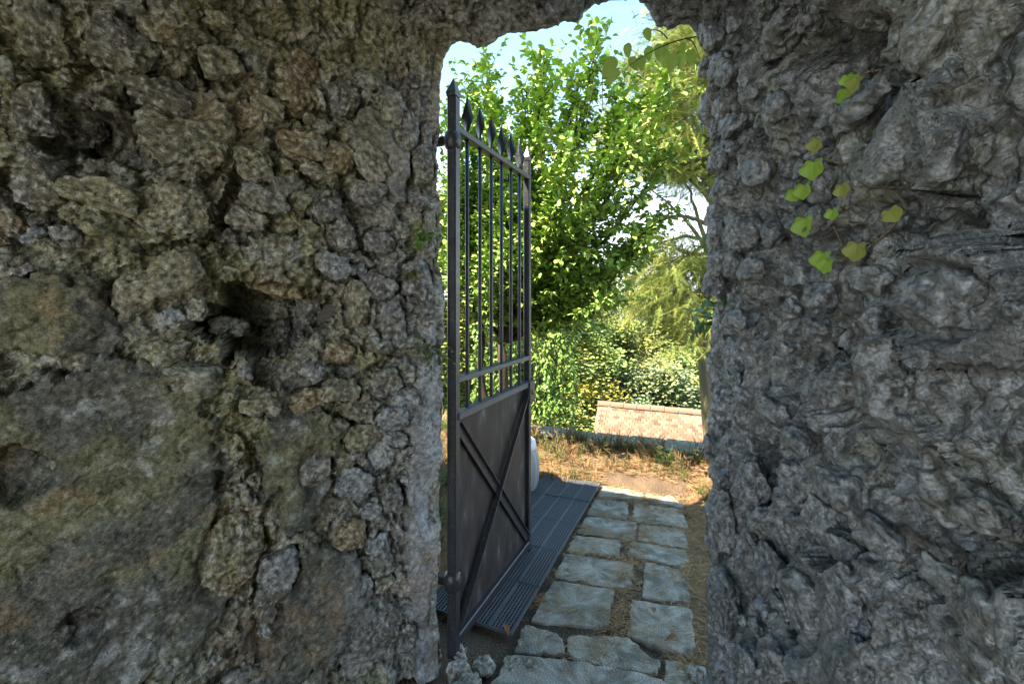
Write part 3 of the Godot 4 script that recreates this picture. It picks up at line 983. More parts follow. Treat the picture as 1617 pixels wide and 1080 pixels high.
const SLABS := [
	[[-0.746, -3.55], [-0.48, -3.56], [-0.428, -3.305], [-0.735, -3.239]],
	[[-0.434, -3.489], [-0.265, -3.476], [-0.153, -3.265], [-0.403, -3.307]],
	[[-0.744, -3.185], [-0.52, -3.207], [-0.49, -2.958], [-0.733, -2.93]],
	[[-0.475, -3.211], [-0.185, -3.239], [-0.144, -3.069], [-0.12, -2.99], [-0.445, -2.966]],
	[[-0.735, -2.897], [-0.424, -2.94], [-0.403, -2.722], [-0.725, -2.667]],
	[[-0.395, -2.934], [-0.144, -2.957], [-0.11, -2.75], [-0.38, -2.724]],
	[[-0.735, -2.633], [-0.476, -2.687], [-0.462, -2.523], [-0.734, -2.459]],
	[[-0.42, -2.692], [-0.118, -2.713], [-0.1, -2.549], [-0.405, -2.55]],
	[[-0.725, -2.422], [-0.38, -2.479], [-0.357, -2.236], [-0.72, -2.193]],
	[[-0.312, -2.501], [-0.1, -2.51], [-0.083, -2.256], [-0.29, -2.205]],
	[[-0.715, -2.16], [-0.42, -2.203], [-0.405, -1.944], [-0.713, -1.855]],
	[[-0.33, -2.167], [-0.073, -2.206], [-0.06, -1.906], [-0.31, -1.935]],
	[[-0.545, -1.826], [-0.322, -1.913], [-0.24, -1.865], [-0.2, -1.77], [-0.49, -1.705]],
	[[-0.23, -1.856], [-0.178, -1.845], [-0.18, -1.784], [-0.212, -1.792]],
	[[-0.155, -1.86], [-0.045, -1.874], [-0.01, -1.757], [-0.15, -1.74]],
	[[-0.73, -1.82], [-0.568, -1.81], [-0.525, -1.733], [-0.708, -1.66]],
]
func slab_mesh(poly: Array, thick: float, tint: Color, grow := 1.0) -> ArrayMesh:
	# a worn flagstone: the outline resampled and chipped, a rounded arris, an uneven top
	var ctr := Vector2.ZERO
	for p in poly:
		ctr += Vector2(p[0], p[1]) / poly.size()
	var ring := PackedVector2Array()
	for i in poly.size():
		var a := ctr + (Vector2(poly[i][0], poly[i][1]) - ctr) * grow
		var b := ctr + (Vector2(poly[(i + 1) % poly.size()][0], poly[(i + 1) % poly.size()][1]) - ctr) * grow
		for k in 12:
			var t := k / 12.0
			var p := a.lerp(b, t)
			var edge := minf(t, 1.0 - t)
			p = p.lerp(ctr, 0.035 * (1.0 - smooth(0.0, 0.14, edge)))
			p += (p - ctr).normalized() * n_mid.get_noise_2d(p.x * 5.0, p.y * 5.0) * 0.014
			ring.append(p)
	var tilt := Vector2(rng.randf_range(-0.02, 0.02), rng.randf_range(-0.02, 0.02))
	var v := PackedVector3Array()
	var col := PackedColorArray()
	var ix := PackedInt32Array()
	var levels := [[1.0, -thick], [1.0, -0.012], [0.99, -0.004], [0.972, 0.0], [0.85, 0.001], [0.7, 0.001], [0.5, 0.0], [0.25, 0.0], [0.0, 0.0]]
	var n := ring.size()
	for l in levels:
		for i in n:
			var p: Vector2 = ctr + (ring[i] - ctr) * l[0]
			var y: float = l[1]
			if l[1] > -0.03:
				y += n_mid.get_noise_2d(p.x * 2.0, p.y * 2.0) * 0.0035 + n_fine.get_noise_2d(p.x, p.y) * 0.0025 + tilt.dot(p - ctr)
			v.append(Vector3(p.x, y, p.y))
			var a := n_col.get_noise_2d(p.x * 2.2 + 8.0, p.y * 2.2)
			var g := n_col.get_noise_2d(p.x * 6.0, p.y * 6.0 + 8.0)
			var f := n_fine.get_noise_2d(p.x * 1.2, p.y * 1.2)
			var c := tint.lerp(Color(0.68, 0.65, 0.58), smooth(0.05, 0.3, g) * 0.6)
			c = c.lerp(Color(0.2, 0.16, 0.115), smooth(0.05, 0.35, a - 0.5 * g) * 0.65)
			c = c.lerp(Color(0.24, 0.2, 0.14), smooth(0.15, 0.4, n_col.get_noise_2d(p.x * 3.0 - 8.0, p.y * 3.0)) * 0.45)
			var s := 1.0 + f * 0.3
			col.append(Color(c.r * s, c.g * s, c.b * s))
	for r in levels.size() - 1:
		for i in n:
			var a := r * n + i
			var b := r * n + (i + 1) % n
			ix.append_array(PackedInt32Array([a, b, a + n, b, b + n, a + n]))
	var nn := PackedVector3Array()
	nn.resize(v.size())
	for k in range(0, ix.size(), 3):
		var nm := (v[ix[k + 2]] - v[ix[k]]).cross(v[ix[k + 1]] - v[ix[k]])
		if nm.y < 0.0:
			nm = -nm
		if absf(nm.normalized().y) < 0.15:
			var mid := Vector2(v[ix[k]].x, v[ix[k]].z) - ctr
			if nm.dot(Vector3(mid.x, 0, mid.y)) < 0:
				nm = -nm
		for j in 3:
			nn[ix[k + j]] += nm
	for i in nn.size():
		nn[i] = nn[i].normalized() if nn[i].length() > 1e-12 else Vector3.UP
	return arrays(v, nn, col, ix)

func build_path() -> void:
	var bed := Node3D.new()
	bed.name = "path"
	bed.set_meta("kind", "structure")
	add_child(bed)
	var order := 0
	for s in SLABS:
		var t := Color(0.64, 0.52, 0.38).lerp(Color(0.54, 0.46, 0.36), rng.randf()) * rng.randf_range(0.8, 1.1)
		var o := part("paving_stone", slab_mesh(s, 0.07, t, 1.045), M.slab, bed)
		o.position.y = rng.randf_range(0.003, 0.011)
		order += 1
	var sill := part("paving_stone", slab_mesh([[-0.72, -1.62], [-0.5, -1.69], [-0.19, -1.75], [0.0, -1.72], [0.02, -1.2], [-0.74, -1.2]], 0.08, Color(0.56, 0.48, 0.38)), M.slab, bed)
	sill.position.y = 0.02
	for s in [[-0.86, -1.47, 0.06, 0.05], [-0.78, -1.53, 0.05, 0.045], [-0.9, -1.56, 0.045, 0.03], [-0.69, -1.58, 0.05, 0.03], [-0.8, -1.42, 0.08, 0.05], [-0.66, -1.46, 0.07, 0.04], [-0.62, -1.6, 0.05, 0.03], [-0.02, -1.64, 0.06, 0.04], [-0.04, -1.82, 0.05, 0.03]]:
		var c := Vector3(s[0], 0.015, s[1])
		var m := stone_mesh(c, Basis(Vector3.UP, rng.randf() * TAU), Vector3(s[2], s[3] * 0.8, s[2] * 0.85), Color(0.46, 0.4, 0.32), 0, 3, 0.7, 0.9)
		part("sill_stone", m, M.rock, bed).position = c

func build_mat() -> void:
	var o := thing("duckboard_mat", "grey perforated plastic duckboard mat laid beside the stone path, under the gate", "mat", Vector3(-1.185, 0.02, -1.72))
	var lat := begin()
	var w := 0.107
	var l := 0.33
	for k in 7:
		box(lat, Vector3(w * (k + 0.5) / 7.0, 0, -l * 0.5), Vector3(0.0062, 0.012, l))
	for k in 20:
		box(lat, Vector3(w * 0.5, -0.0008, -l * (k + 0.5) / 20.0), Vector3(w - 0.003, 0.0095, 0.0062))
	for s in [[0.001, 0.5, 0.005, l], [w - 0.001, 0.5, 0.005, l]]:
		box(lat, Vector3(s[0], 0.001, -l * 0.5), Vector3(s[2], 0.0145, s[3]))
	for s in [0.002, l - 0.002]:
		box(lat, Vector3(w * 0.5, 0.0008, -s), Vector3(w - 0.008, 0.0145, 0.005))
	var m := done(lat)
	for i in 4:
		for j in 5:
			part("tile", m, M.plastic, o, Transform3D(Basis(Vector3.UP, rng.randf_range(-0.008, 0.008)).rotated(Vector3.RIGHT, rng.randf_range(-0.01, 0.01)), Vector3(0.109 * i, rng.randf_range(0, 0.004) + 0.006 * (j / 4.0), -0.333 * j)))

func build_pot() -> void:
	var o := thing("ribbed_pot", "pale grey ribbed garden pot mostly hidden behind the open gate", "pot", Vector3(-1.33, -0.05, -3.1))
	var st := begin(false)
	lathe(st, [[0.001, 0.0], [0.12, 0.0], [0.15, 0.05], [0.175, 0.15], [0.18, 0.26], [0.165, 0.34], [0.15, 0.37]], 64, 16, 0.06)
	part("body", done(st), M.pot, o)
	var rim := begin(false)
	lathe(rim, [[0.14, 0.36], [0.16, 0.365], [0.165, 0.385], [0.155, 0.42], [0.11, 0.45], [0.04, 0.465], [0.001, 0.468]], 40)
	part("lid", done(rim), M.pot_pale, o)

func build_parapet() -> void:
	var o := thing("parapet_wall", "low stone parapet with flat capstones edging the terrace", "wall", Vector3(0, 0, -4.1))
	var core := begin()
	box(core, Vector3(-0.8, -1.15, -0.01), Vector3(12.0, 2.54, 0.26))
	part("core", done(core), M.soilstone, o)
	var x := -4.2
	var k := 0
	while x < 2.4:
		var l := rng.randf_range(0.3, 0.46)
		if x > -1.0 and x < 0.2:
			l = 0.31
		var dip := 0.0 if x > -0.85 else 0.02
		var poly := [[x + 0.002, -0.16], [x + l - 0.002, -0.16], [x + l - 0.002, 0.17], [x + 0.002, 0.17]]
		var m := slab_mesh(poly, 0.085, Color(0.33, 0.28, 0.215) if k % 2 else Color(0.27, 0.23, 0.18))
		var s := part("capstone", m, M.slab, o)
		s.position.y = 0.175 - dip + rng.randf_range(-0.008, 0.008)
		x += l
		k += 1
	for j in 26:
		var c := Vector3(-3.0 + j * 0.17, 0.08 + rng.randf_range(-0.03, 0.02), 0.11)
		part("stone", stone_mesh(c, Basis(), Vector3(0.085, 0.055, 0.05), TINTS[j % 3], 1, 2, 0.8, 0.7), M.rock, o).position = c

func build_house() -> void:
	var ridge := Vector3(-2.58, -1.2, -11.4)
	var o := thing("tiled_outbuilding", "old brick-red tiled roof of an outbuilding below the parapet", "building", Vector3(ridge.x, -5.0, ridge.z))
	var H := -1.2 + 5.0
	var L := 4.2
	var run := 2.6
	var wall := begin()
	box(wall, Vector3(L * 0.5, (H - run) * 0.5, 0), Vector3(L - 0.2, H - run, run * 2.0 - 0.3))
	part("wall", done(wall), M.plaster, o)
	for s in [[0.12, -1.0], [L - 0.12, 1.0]]:
		var gab := begin()
		var a := Vector3(s[0], H - run - 0.02, run - 0.17)
		var b := Vector3(s[0], H - run - 0.02, -run + 0.17)
		var c := Vector3(s[0], H - 0.14, 0)
		if s[1] > 0:
			tri(gab, a, c, b)
		else:
			tri(gab, a, b, c)
		part("gable", done(gab), M.plaster, o)
	# roof planes at 45 degrees
	var roof := Node3D.new()
	roof.name = "roof"
	o.add_child(roof)
	var dn := Vector3(0, -1, 1).normalized()
	var nn := Vector3(0, 1, 1).normalized()
	var bs := Basis(Vector3.RIGHT, -dn, nn)
	for s in [1.0, -1.0]:
		var d := Vector3(0, -1, s).normalized()
		var nrm := Vector3(0, 1, s).normalized()
		var bb := Basis(Vector3.RIGHT, -d, Vector3.RIGHT.cross(-d))
		part("boarding", box_mesh(Vector3(L, run * 1.41, 0.03), Vector3.ZERO, Basis()), M.bark, roof, Transform3D(bb, Vector3(L * 0.5, H, 0) + d * run * 0.705 - nrm * 0.03))
	var tiles := []
	for k in 6:
		tiles.append(box_mesh(Vector3(0.113 + (k % 3) * 0.003, 0.17, 0.024)))
	var mats := M.tiles as Array
	var gap := 0.07
	var big := []
	var bigc := []
	for row in 46:
		var n := int(L / 0.127)
		for i in n:
			var x := 0.065 + i * 0.127 + (0.063 if row % 2 else 0.0)
			var p := Vector3(x, H, 0) + dn * (0.05 + row * gap) + nn * (0.012 + rng.randf_range(0, 0.01))
			var b := bs.rotated(Vector3.RIGHT, 0.17 + rng.randf_range(-0.025, 0.03)).rotated(nn, rng.randf_range(-0.03, 0.03))
			if row < 8:
				part("tile", tiles[rng.randi() % 6], mats[rng.randi() % mats.size()], roof, Transform3D(b, p))
			else:
				big.append(Transform3D(b, p))
				bigc.append(grey(rng.randf_range(0.7, 1.15)))
	scatter("lower_tiles", tiles[0], M.tile_rest, roof, big, bigc)
	var cap := begin(false)
	var prev := []
	for i in 2:
		var ring := []
		for k in 9:
			var a := PI * k / 8.0
			var r := 0.1 if i == 0 else 0.108
			ring.append(Vector3(i * 0.31, sin(a) * r, cos(a) * r))
		if prev.size():
			for k in 8:
				tri(cap, prev[k], ring[k], ring[k + 1])
				tri(cap, prev[k], ring[k + 1], prev[k + 1])
		prev = ring
	var capm := done(cap)
	for k in 13:
		var x := k * 0.32
		part("ridge_tile", capm, M.ridge, roof, Transform3D(Basis().rotated(Vector3.FORWARD, rng.randf_range(-0.02, 0.02)), Vector3(x, H - 0.02 + rng.randf_range(-0.006, 0.006), 0)))
		var col := stone_mesh(Vector3(x, H, 0), Basis(), Vector3(0.045, 0.125, 0.12), Color(0.3, 0.25, 0.2), 1, 2, 0.5, 0.4)
		part("mortar_joint", col, M.rock, roof).position = Vector3(x + 0.31, H - 0.02, 0)

# ---------------------------------------------------------------- near trees and plants
func build_plum() -> void:
	var base := Vector3(-1.66, -0.02, -3.55)
	var o := thing("fruit_tree", "leafy young plum tree behind the gate, its shoots reaching up past the arch", "tree", base)
	var wood := begin(false)
	var xfs := []
	var cols := []
	var g := Color(0.27, 0.41, 0.08)
	var crotch := Vector3(0.02, 1.05, 0.02)
	tube(wood, spline(Vector3.ZERO, crotch, Vector3(0.03, 0, 0), 6, 0.012), 0.05, 0.04, 8)
	tube(wood, spline(Vector3(-0.02, 0.1, 0), Vector3(-0.16, 1.25, 0.05), Vector3(-0.05, 0, 0), 6, 0.015), 0.035, 0.025, 8)
	for e in [[0.05, 3.32, 0.33, 40], [0.53, 3.29, 0.34, 44], [0.94, 3.27, 0.37, 50], [1.21, 2.82, 0.26, 44], [1.43, 2.9, 0.38, 36], [1.38, 2.5, 0.07, 46], [1.31, 2.06, 0.0, 46], [0.98, 1.44, 0.25, 44], [0.6, 1.3, 0.09, 36], [-0.18, 2.9, 0.42, 40], [-0.31, 2.19, 0.26, 30], [0.81, 2.36, 0.65, 44], [1.15, 1.76, 0.17, 46], [0.3, 2.6, 0.5, 44], [0.7, 2.7, 0.1, 44], [0.45, 2.0, 0.35, 44], [0.85, 1.95, 0.4, 44], [0.2, 1.7, 0.45, 34], [-0.1, 1.5, 0.2, 24], [1.0, 2.35, 0.3, 44], [0.1, 2.2, -0.35, 34], [0.5, 1.6, -0.2, 34], [-0.45, 1.7, 0.0, 22], [0.05, 1.15, -0.3, 20], [0.75, 1.65, 0.3, 40], [0.25, 3.2, 0.0, 44], [-0.05, 2.9, 0.1, 40], [0.75, 3.1, 0.2, 44], [0.3, 3.0, -0.3, 44], [1.1, 3.0, 0.1, 40], [-0.3, 2.6, 0.2, 36], [0.15, 2.95, 0.45, 44], [-0.15, 3.2, 0.2, 40], [0.4, 3.3, 0.0, 44], [-0.35, 2.35, 0.0, 40]]:
		var tip := Vector3(e[0], e[1], e[2])
		var from_ := crotch if e[0] > -0.15 else Vector3(-0.16, 1.25, 0.05)
		var pts := spline(from_, tip, Vector3(tip.x * 0.12, 0.06, tip.z * 0.1), 9, 0.012)
		tube(wood, pts, 0.02, 0.004, 6)
		leafy_limb(pts, int(e[3] * 1.9), 0.32, 13, 1.05, g, wood, xfs, cols, 0.22, 0.12 if e[1] < 2.2 else 0.0)
	for k in 6:   # a few bare tips
		var s := Vector3(0.4 + 0.12 * k, 2.2 + 0.1 * k, 0.5)
		tube(wood, spline(s, s + Vector3(rng.randf_range(-0.1, 0.2), 0.35, rng.randf_range(-0.1, 0.1)), Vector3.ZERO, 4), 0.004, 0.0015, 4)
	part("trunk", done(wood), M.bark, o)
	scatter("crown", leaf_mesh(0.052, 0.032, 0.3, 0.18, 4), M.leaf, o, xfs, cols)

func build_drooping_shrub() -> void:
	var o := thing("weeping_shrub", "bright green weeping shrub hanging down beside the latch side of the gate", "shrub", Vector3(-2.25, -2.4, -5.6))
	var wood := begin(false)
	var xfs := []
	var cols := []
	for k in 34:
		var a := rng.randf() * TAU
		var r := rng.randf_range(0.1, 0.75)
		var top := Vector3(cos(a) * r, rng.randf_range(3.2, 4.5), sin(a) * r * 0.8)
		var low := Vector3(cos(a) * (r + 0.15), rng.randf_range(1.9, 2.5), sin(a) * (r + 0.15) * 0.8)
		if k < 8:
			tube(wood, spline(Vector3(rng.randf_range(-0.1, 0.1), 0, 0), top, Vector3(-0.1, 0.2, 0), 6, 0.03), 0.03, 0.008, 5)
		var pts := spline(top, low, Vector3(cos(a) * 0.15, 0.1, sin(a) * 0.15), 8, 0.02)
		tube(wood, pts, 0.006, 0.002, 4)
		leafy_limb(pts, 30, 0.16, 8, 1.0, Color(0.17, 0.29, 0.05), wood, xfs, cols, 0.0, 0.7)
	part("trunk", done(wood), M.bark, o)
	scatter("crown", leaf_mesh(0.055, 0.028, 0.3, 0.2, 4), M.leaf, o, xfs, cols)

func spray_mesh() -> ArrayMesh:   # a feathery frond of fine needles
	var st := begin()
	for k in 46:
		var t := k / 46.0
		var y := 0.02 + 0.28 * t
		var s := 1.0 if k % 2 else -1.0
		var l := 0.085 * (1.0 - 0.7 * t) * rng.randf_range(0.7, 1.2)
		var d := Vector3(s * 0.8, 0.75, rng.randf_range(-0.45, 0.45)).normalized() * l
		var p := Vector3(0, y, -0.25 * y * y)
		var w := Vector3(0.0, 0.0026, 0.0015)
		tri(st, p - w, p + w, p + d)
	tri(st, Vector3(-0.002, 0, 0), Vector3(0.002, 0, 0), Vector3(0, 0.3, -0.022))
	return done(st)

func build_conifer() -> void:
	var base := Vector3(0.0, -2.5, -6.5)
	var o := thing("feathery_conifer", "feathery conifer with a pale leaning trunk beyond the parapet, by the right jamb", "tree", base)
	var wood := begin(false)
	var trunk := PackedVector3Array([Vector3(0.1, 0, 0), Vector3(0.05, 1.5, 0), Vector3(-0.04, 2.6, 0), Vector3(-0.1, 3.6, 0.02), Vector3(-0.05, 4.3, 0.03), Vector3(0.04, 5.0, 0.0), Vector3(0.02, 6.4, 0), Vector3(0.0, 7.4, 0)])
	tube(wood, trunk, 0.09, 0.04, 10)
	tube(wood, PackedVector3Array([Vector3(0.2, 0, 0), Vector3(0.17, 1.8, 0), Vector3(0.13, 3.2, -0.05), Vector3(0.2, 4.4, -0.1)]), 0.05, 0.02, 6)
	var xfs := []
	var cols := []
	# [start on the trunk, end, bend, sprays]
	for b in [
			[Vector3(-0.05, 4.7, 0), Vector3(-1.0, 4.15, 0.35), 0.25, 120], [Vector3(-0.05, 4.5, 0), Vector3(-0.75, 3.9, 0.6), 0.2, 120], [Vector3(-0.05, 4.6, 0), Vector3(-0.5, 3.75, 0.1), 0.25, 90], [Vector3(-0.05, 4.3, 0), Vector3(-0.9, 3.8, -0.2), 0.2, 100], [Vector3(-0.05, 4.2, 0), Vector3(-0.3, 3.35, 0.5), 0.2, 80], [Vector3(0, 4.3, 0), Vector3(0.4, 3.5, 0.3), 0.2, 60],
			[Vector3(0, 5.5, 0), Vector3(-0.9, 6.1, 0.4), 0.1, 150], [Vector3(0, 5.6, 0), Vector3(-0.5, 6.5, 0.6), 0.1, 150], [Vector3(0, 5.9, 0), Vector3(-1.25, 6.5, -0.1), 0.15, 160], [Vector3(0, 6.2, 0), Vector3(-0.9, 7.1, 0.1), 0.1, 160], [Vector3(0, 6.2, 0), Vector3(-0.3, 7.3, 0.3), 0.0, 150], [Vector3(0, 5.3, 0), Vector3(-0.75, 5.75, 0.7), 0.1, 130], [Vector3(0, 6.6, 0), Vector3(-0.5, 7.8, 0), 0.0, 140], [Vector3(0, 6.4, 0), Vector3(0.5, 7.0, 0.5), 0.1, 100], [Vector3(0, 5.7, 0), Vector3(0.5, 6.2, 0.6), 0.1, 100], [Vector3(0, 5.7, 0), Vector3(-1.2, 5.9, 0.7), 0.15, 140], [Vector3(0, 5.4, 0), Vector3(-0.5, 5.5, 0.9), 0.1, 110]]:
		var pts := spline(b[0], b[1], Vector3(0, b[2], 0), 8, 0.02)
		tube(wood, pts, 0.028, 0.006, 5)
		var dir: Vector3 = (b[1] - b[0]).normalized()
		for k in int(b[3] * 3):
			var t := pow(rng.randf(), 0.6) * 8.0
			var i := mini(int(t), 7)
			var p := pts[i].lerp(pts[i + 1], t - i) + Vector3(rng.randfn(), rng.randfn() * 0.5, rng.randfn()) * 0.17
			var d := (dir * 0.5 + Vector3(rng.randfn() * 0.6, rng.randfn() * 0.45 - 0.25, rng.randfn() * 0.6)).normalized()
			xfs.append(leaf_xf(p, d, rng.randf_range(0.75, 1.35)))
			cols.append(tinted(Color(0.26, 0.3, 0.065), 0.25, 0.15))
	# bare grey boughs between the two tiers
	for b in [[Vector3(-0.05, 4.6, 0), Vector3(-0.75, 5.4, 0.3)], [Vector3(-0.05, 4.7, 0), Vector3(-0.35, 5.6, 0.2)], [Vector3(-0.03, 4.9, 0), Vector3(-0.95, 5.0, 0.3)], [Vector3(-0.1, 4.4, 0), Vector3(-0.8, 4.7, 0.5)], [Vector3(0, 5.2, 0), Vector3(-0.6, 5.7, 0.5)], [Vector3(0, 5.5, 0), Vector3(-0.8, 5.75, 0.4)]]:
		var pts := spline(b[0], b[1], Vector3(0, 0.08, 0), 8, 0.03)
		tube(wood, pts, 0.03, 0.006, 6)
		for k in 9:
			var p: Vector3 = pts[2 + k % 6]
			tube(wood, spline(p, p + Vector3(rng.randf_range(-0.35, 0.1), rng.randf_range(-0.5, 0.3), rng.randf_range(-0.2, 0.25)), Vector3(0, 0.05, 0), 4, 0.015), 0.006, 0.002, 4)
	part("trunk", done(wood), M.pale_bark, o)
	scatter("crown", spray_mesh(), M.needle, o, xfs, cols)

func build_hazel() -> void:
	var o := thing("hazel_sprig", "sprig of broad green leaves hanging under the right end of the arch", "plant", Vector3(-0.05, 2.24, -1.62))
	var st := begin(false)
	for b in [[Vector3(0.02, 0.02, 0.02), Vector3(-0.21, -0.05, 0.05), 0.0], [Vector3(0.14, 0.1, 0.14), Vector3(0.02, 0.02, 0.02), 0.0], [Vector3(-0.08, 0.04, 0.01), Vector3(-0.15, 0.08, 0.0), 0.0], [Vector3(-0.02, 0.03, 0), Vector3(0.02, -0.03, -0.03), 0.0]]:
		tube(st, spline(b[0], b[1], Vector3(0, 0.02, 0), 6), 0.0025, 0.001, 5)
	part("stem", done(st), M.bark, o)
	var leaf := leaf_mesh(0.062, 0.041, 0.3, 0.35, 8)
	for l in [[-0.15, 0.085, 0.01, -0.2, 0.7], [-0.205, 0.03, 0.04, 0.1, 0.75], [-0.245, -0.02, 0.06, 0.6, 1.15], [-0.235, -0.06, 0.06, 0.9, 1.0], [-0.2, -0.02, 0.04, -0.6, 0.8], [-0.165, -0.015, 0.03, -0.1, 0.8], [-0.14, 0.015, 0.02, 0.1, 0.75], [-0.11, 0.02, 0.01, -0.1, 0.85], [-0.085, 0.0, 0.0, 0.15, 0.9], [-0.06, -0.02, 0.0, 0.2, 0.95], [-0.045, -0.01, -0.02, -0.15, 0.9], [-0.02, 0.0, -0.03, -0.5, 0.85], [-0.03, 0.03, -0.03, 0.3, 0.6], [-0.08, 0.035, -0.02, 0.8, 0.6]]:
		var y := Vector3(sin(l[3]) * -1.0, -1.0, rng.randf_range(-0.3, 0.3)).normalized()
		var z := Vector3(rng.randf_range(-0.4, 0.4), rng.randf_range(-0.2, 0.5), 1.0).normalized()
		var x := y.cross(z).normalized()
		part("leaf", leaf, M.hazel, o, Transform3D(Basis(x, y, x.cross(y)).scaled_local(Vector3.ONE * l[4]), Vector3(l[0], l[1] + 0.01, l[2])))

func build_vine() -> void:
	var o := thing("wall_vine", "thin vine with a dozen yellow-green leaves climbing the right jamb", "plant", Vector3(0.11, 1.6, -1.15))
	var n := Vector3(-0.954, 0, 0.3)
	var leaf := heart_leaf(0.041)
	var pts := []
	for l in [[0.737, 1.715, 0.80, 0], [0.766, 1.721, 0.44, 0], [0.789, 1.712, 0.44, 0], [0.806, 1.699, 0.56, 1], [0.696, 1.619, 0.84, 0], [0.705, 1.652, 0.64, 1], [0.657, 1.592, 0.72, 0], [0.629, 1.591, 0.68, 0], [0.651, 1.538, 0.92, 0], [0.701, 1.475, 0.80, 0], [0.716, 1.462, 0.60, 0], [0.770, 1.481, 0.72, 1], [0.840, 1.514, 0.52, 1], [0.744, 1.570, 0.56, 1], [0.716, 1.539, 0.48, 0]]:
		var f := side_frame(1, RA.y + l[0] * RD.y, l[1])
		var p: Vector3 = f[0] + f[1] * (maxf(low_disp(1, l[0], l[1], f[0]) + 0.045, 0.03))
		pts.append(p)
		var z := (n + Vector3(rng.randf_range(-0.2, 0.2), 0.25, rng.randf_range(0.4, 0.8))).normalized()
		var y := (Vector3(rng.randf_range(-0.6, 0.6), -1.0, rng.randf_range(-0.5, 0.5))).normalized()
		y = (y - z * y.dot(z)).normalized()
		part("leaf", leaf, M.vine if l[3] == 0 else M.vine_old, o, Transform3D(Basis(y.cross(z), y, z).scaled_local(Vector3.ONE * l[2]), p - o.position))
	var st := begin(false)
	for run in [[9, 8, 7, 4, 5, 0, 2, 3], [9, 10, 11, 12], [8, 14, 13, 12], [4, 13], [0, 1, 2]]:
		for i in run.size() - 1:
			var a: Vector3 = pts[run[i]]
			var b: Vector3 = pts[run[i + 1]]
			tube(st, spline(a - n * 0.02, b - n * 0.02, -n * 0.012 + Vector3(0, 0.008, 0), 6, 0.003), 0.002, 0.0014, 5)
	part("stem", done(st), M.pale_bark, o).position = -o.position

func build_tuft(label: String, side: int, h: float, y: float, count: int, reach: float, c: Color, size: float, droop: float) -> void:
	var f := side_frame(side, (LA.y + h * LD.y) if side < 0 else (RA.y + h * RD.y), y)
	var p: Vector3 = f[0] + f[1] * (low_disp(side, h, y, f[0]) + (0.012 if side < 0 else -0.03))
	var o := thing("wall_plant", label, "plant", p)
	var st := begin(false)
	var xfs := []
	var cols := []
	for k in count:
		var d: Vector3 = (f[1] * rng.randf_range(0.3, 1.0) + Vector3(rng.randfn() * 0.7, rng.randfn() * 0.7 - droop, rng.randfn() * 0.7)).normalized() * reach * rng.randf_range(0.4, 1.0)
		var pts := spline(Vector3(rng.randfn(), rng.randfn(), rng.randfn()) * reach * 0.12, d, Vector3(0, 0.15 * reach, 0), 5)
		tube(st, pts, 0.0012, 0.0006, 3)
		for j in 7:
			var t := 0.3 + 0.7 * j / 6.0
			var q := pts[0].lerp(d, t) + Vector3(0, 0.15 * reach * 4.0 * t * (1.0 - t), 0)
			xfs.append(leaf_xf(q, (d.normalized() * 0.6 + Vector3(rng.randfn(), rng.randfn(), rng.randfn()) * 0.7), size * rng.randf_range(0.6, 1.2)))
			cols.append(tinted(c, 0.25))
	part("stem", done(st), M.pale_bark, o)
	scatter("leaves", M.small_leaf, M.leaf, o, xfs, cols)

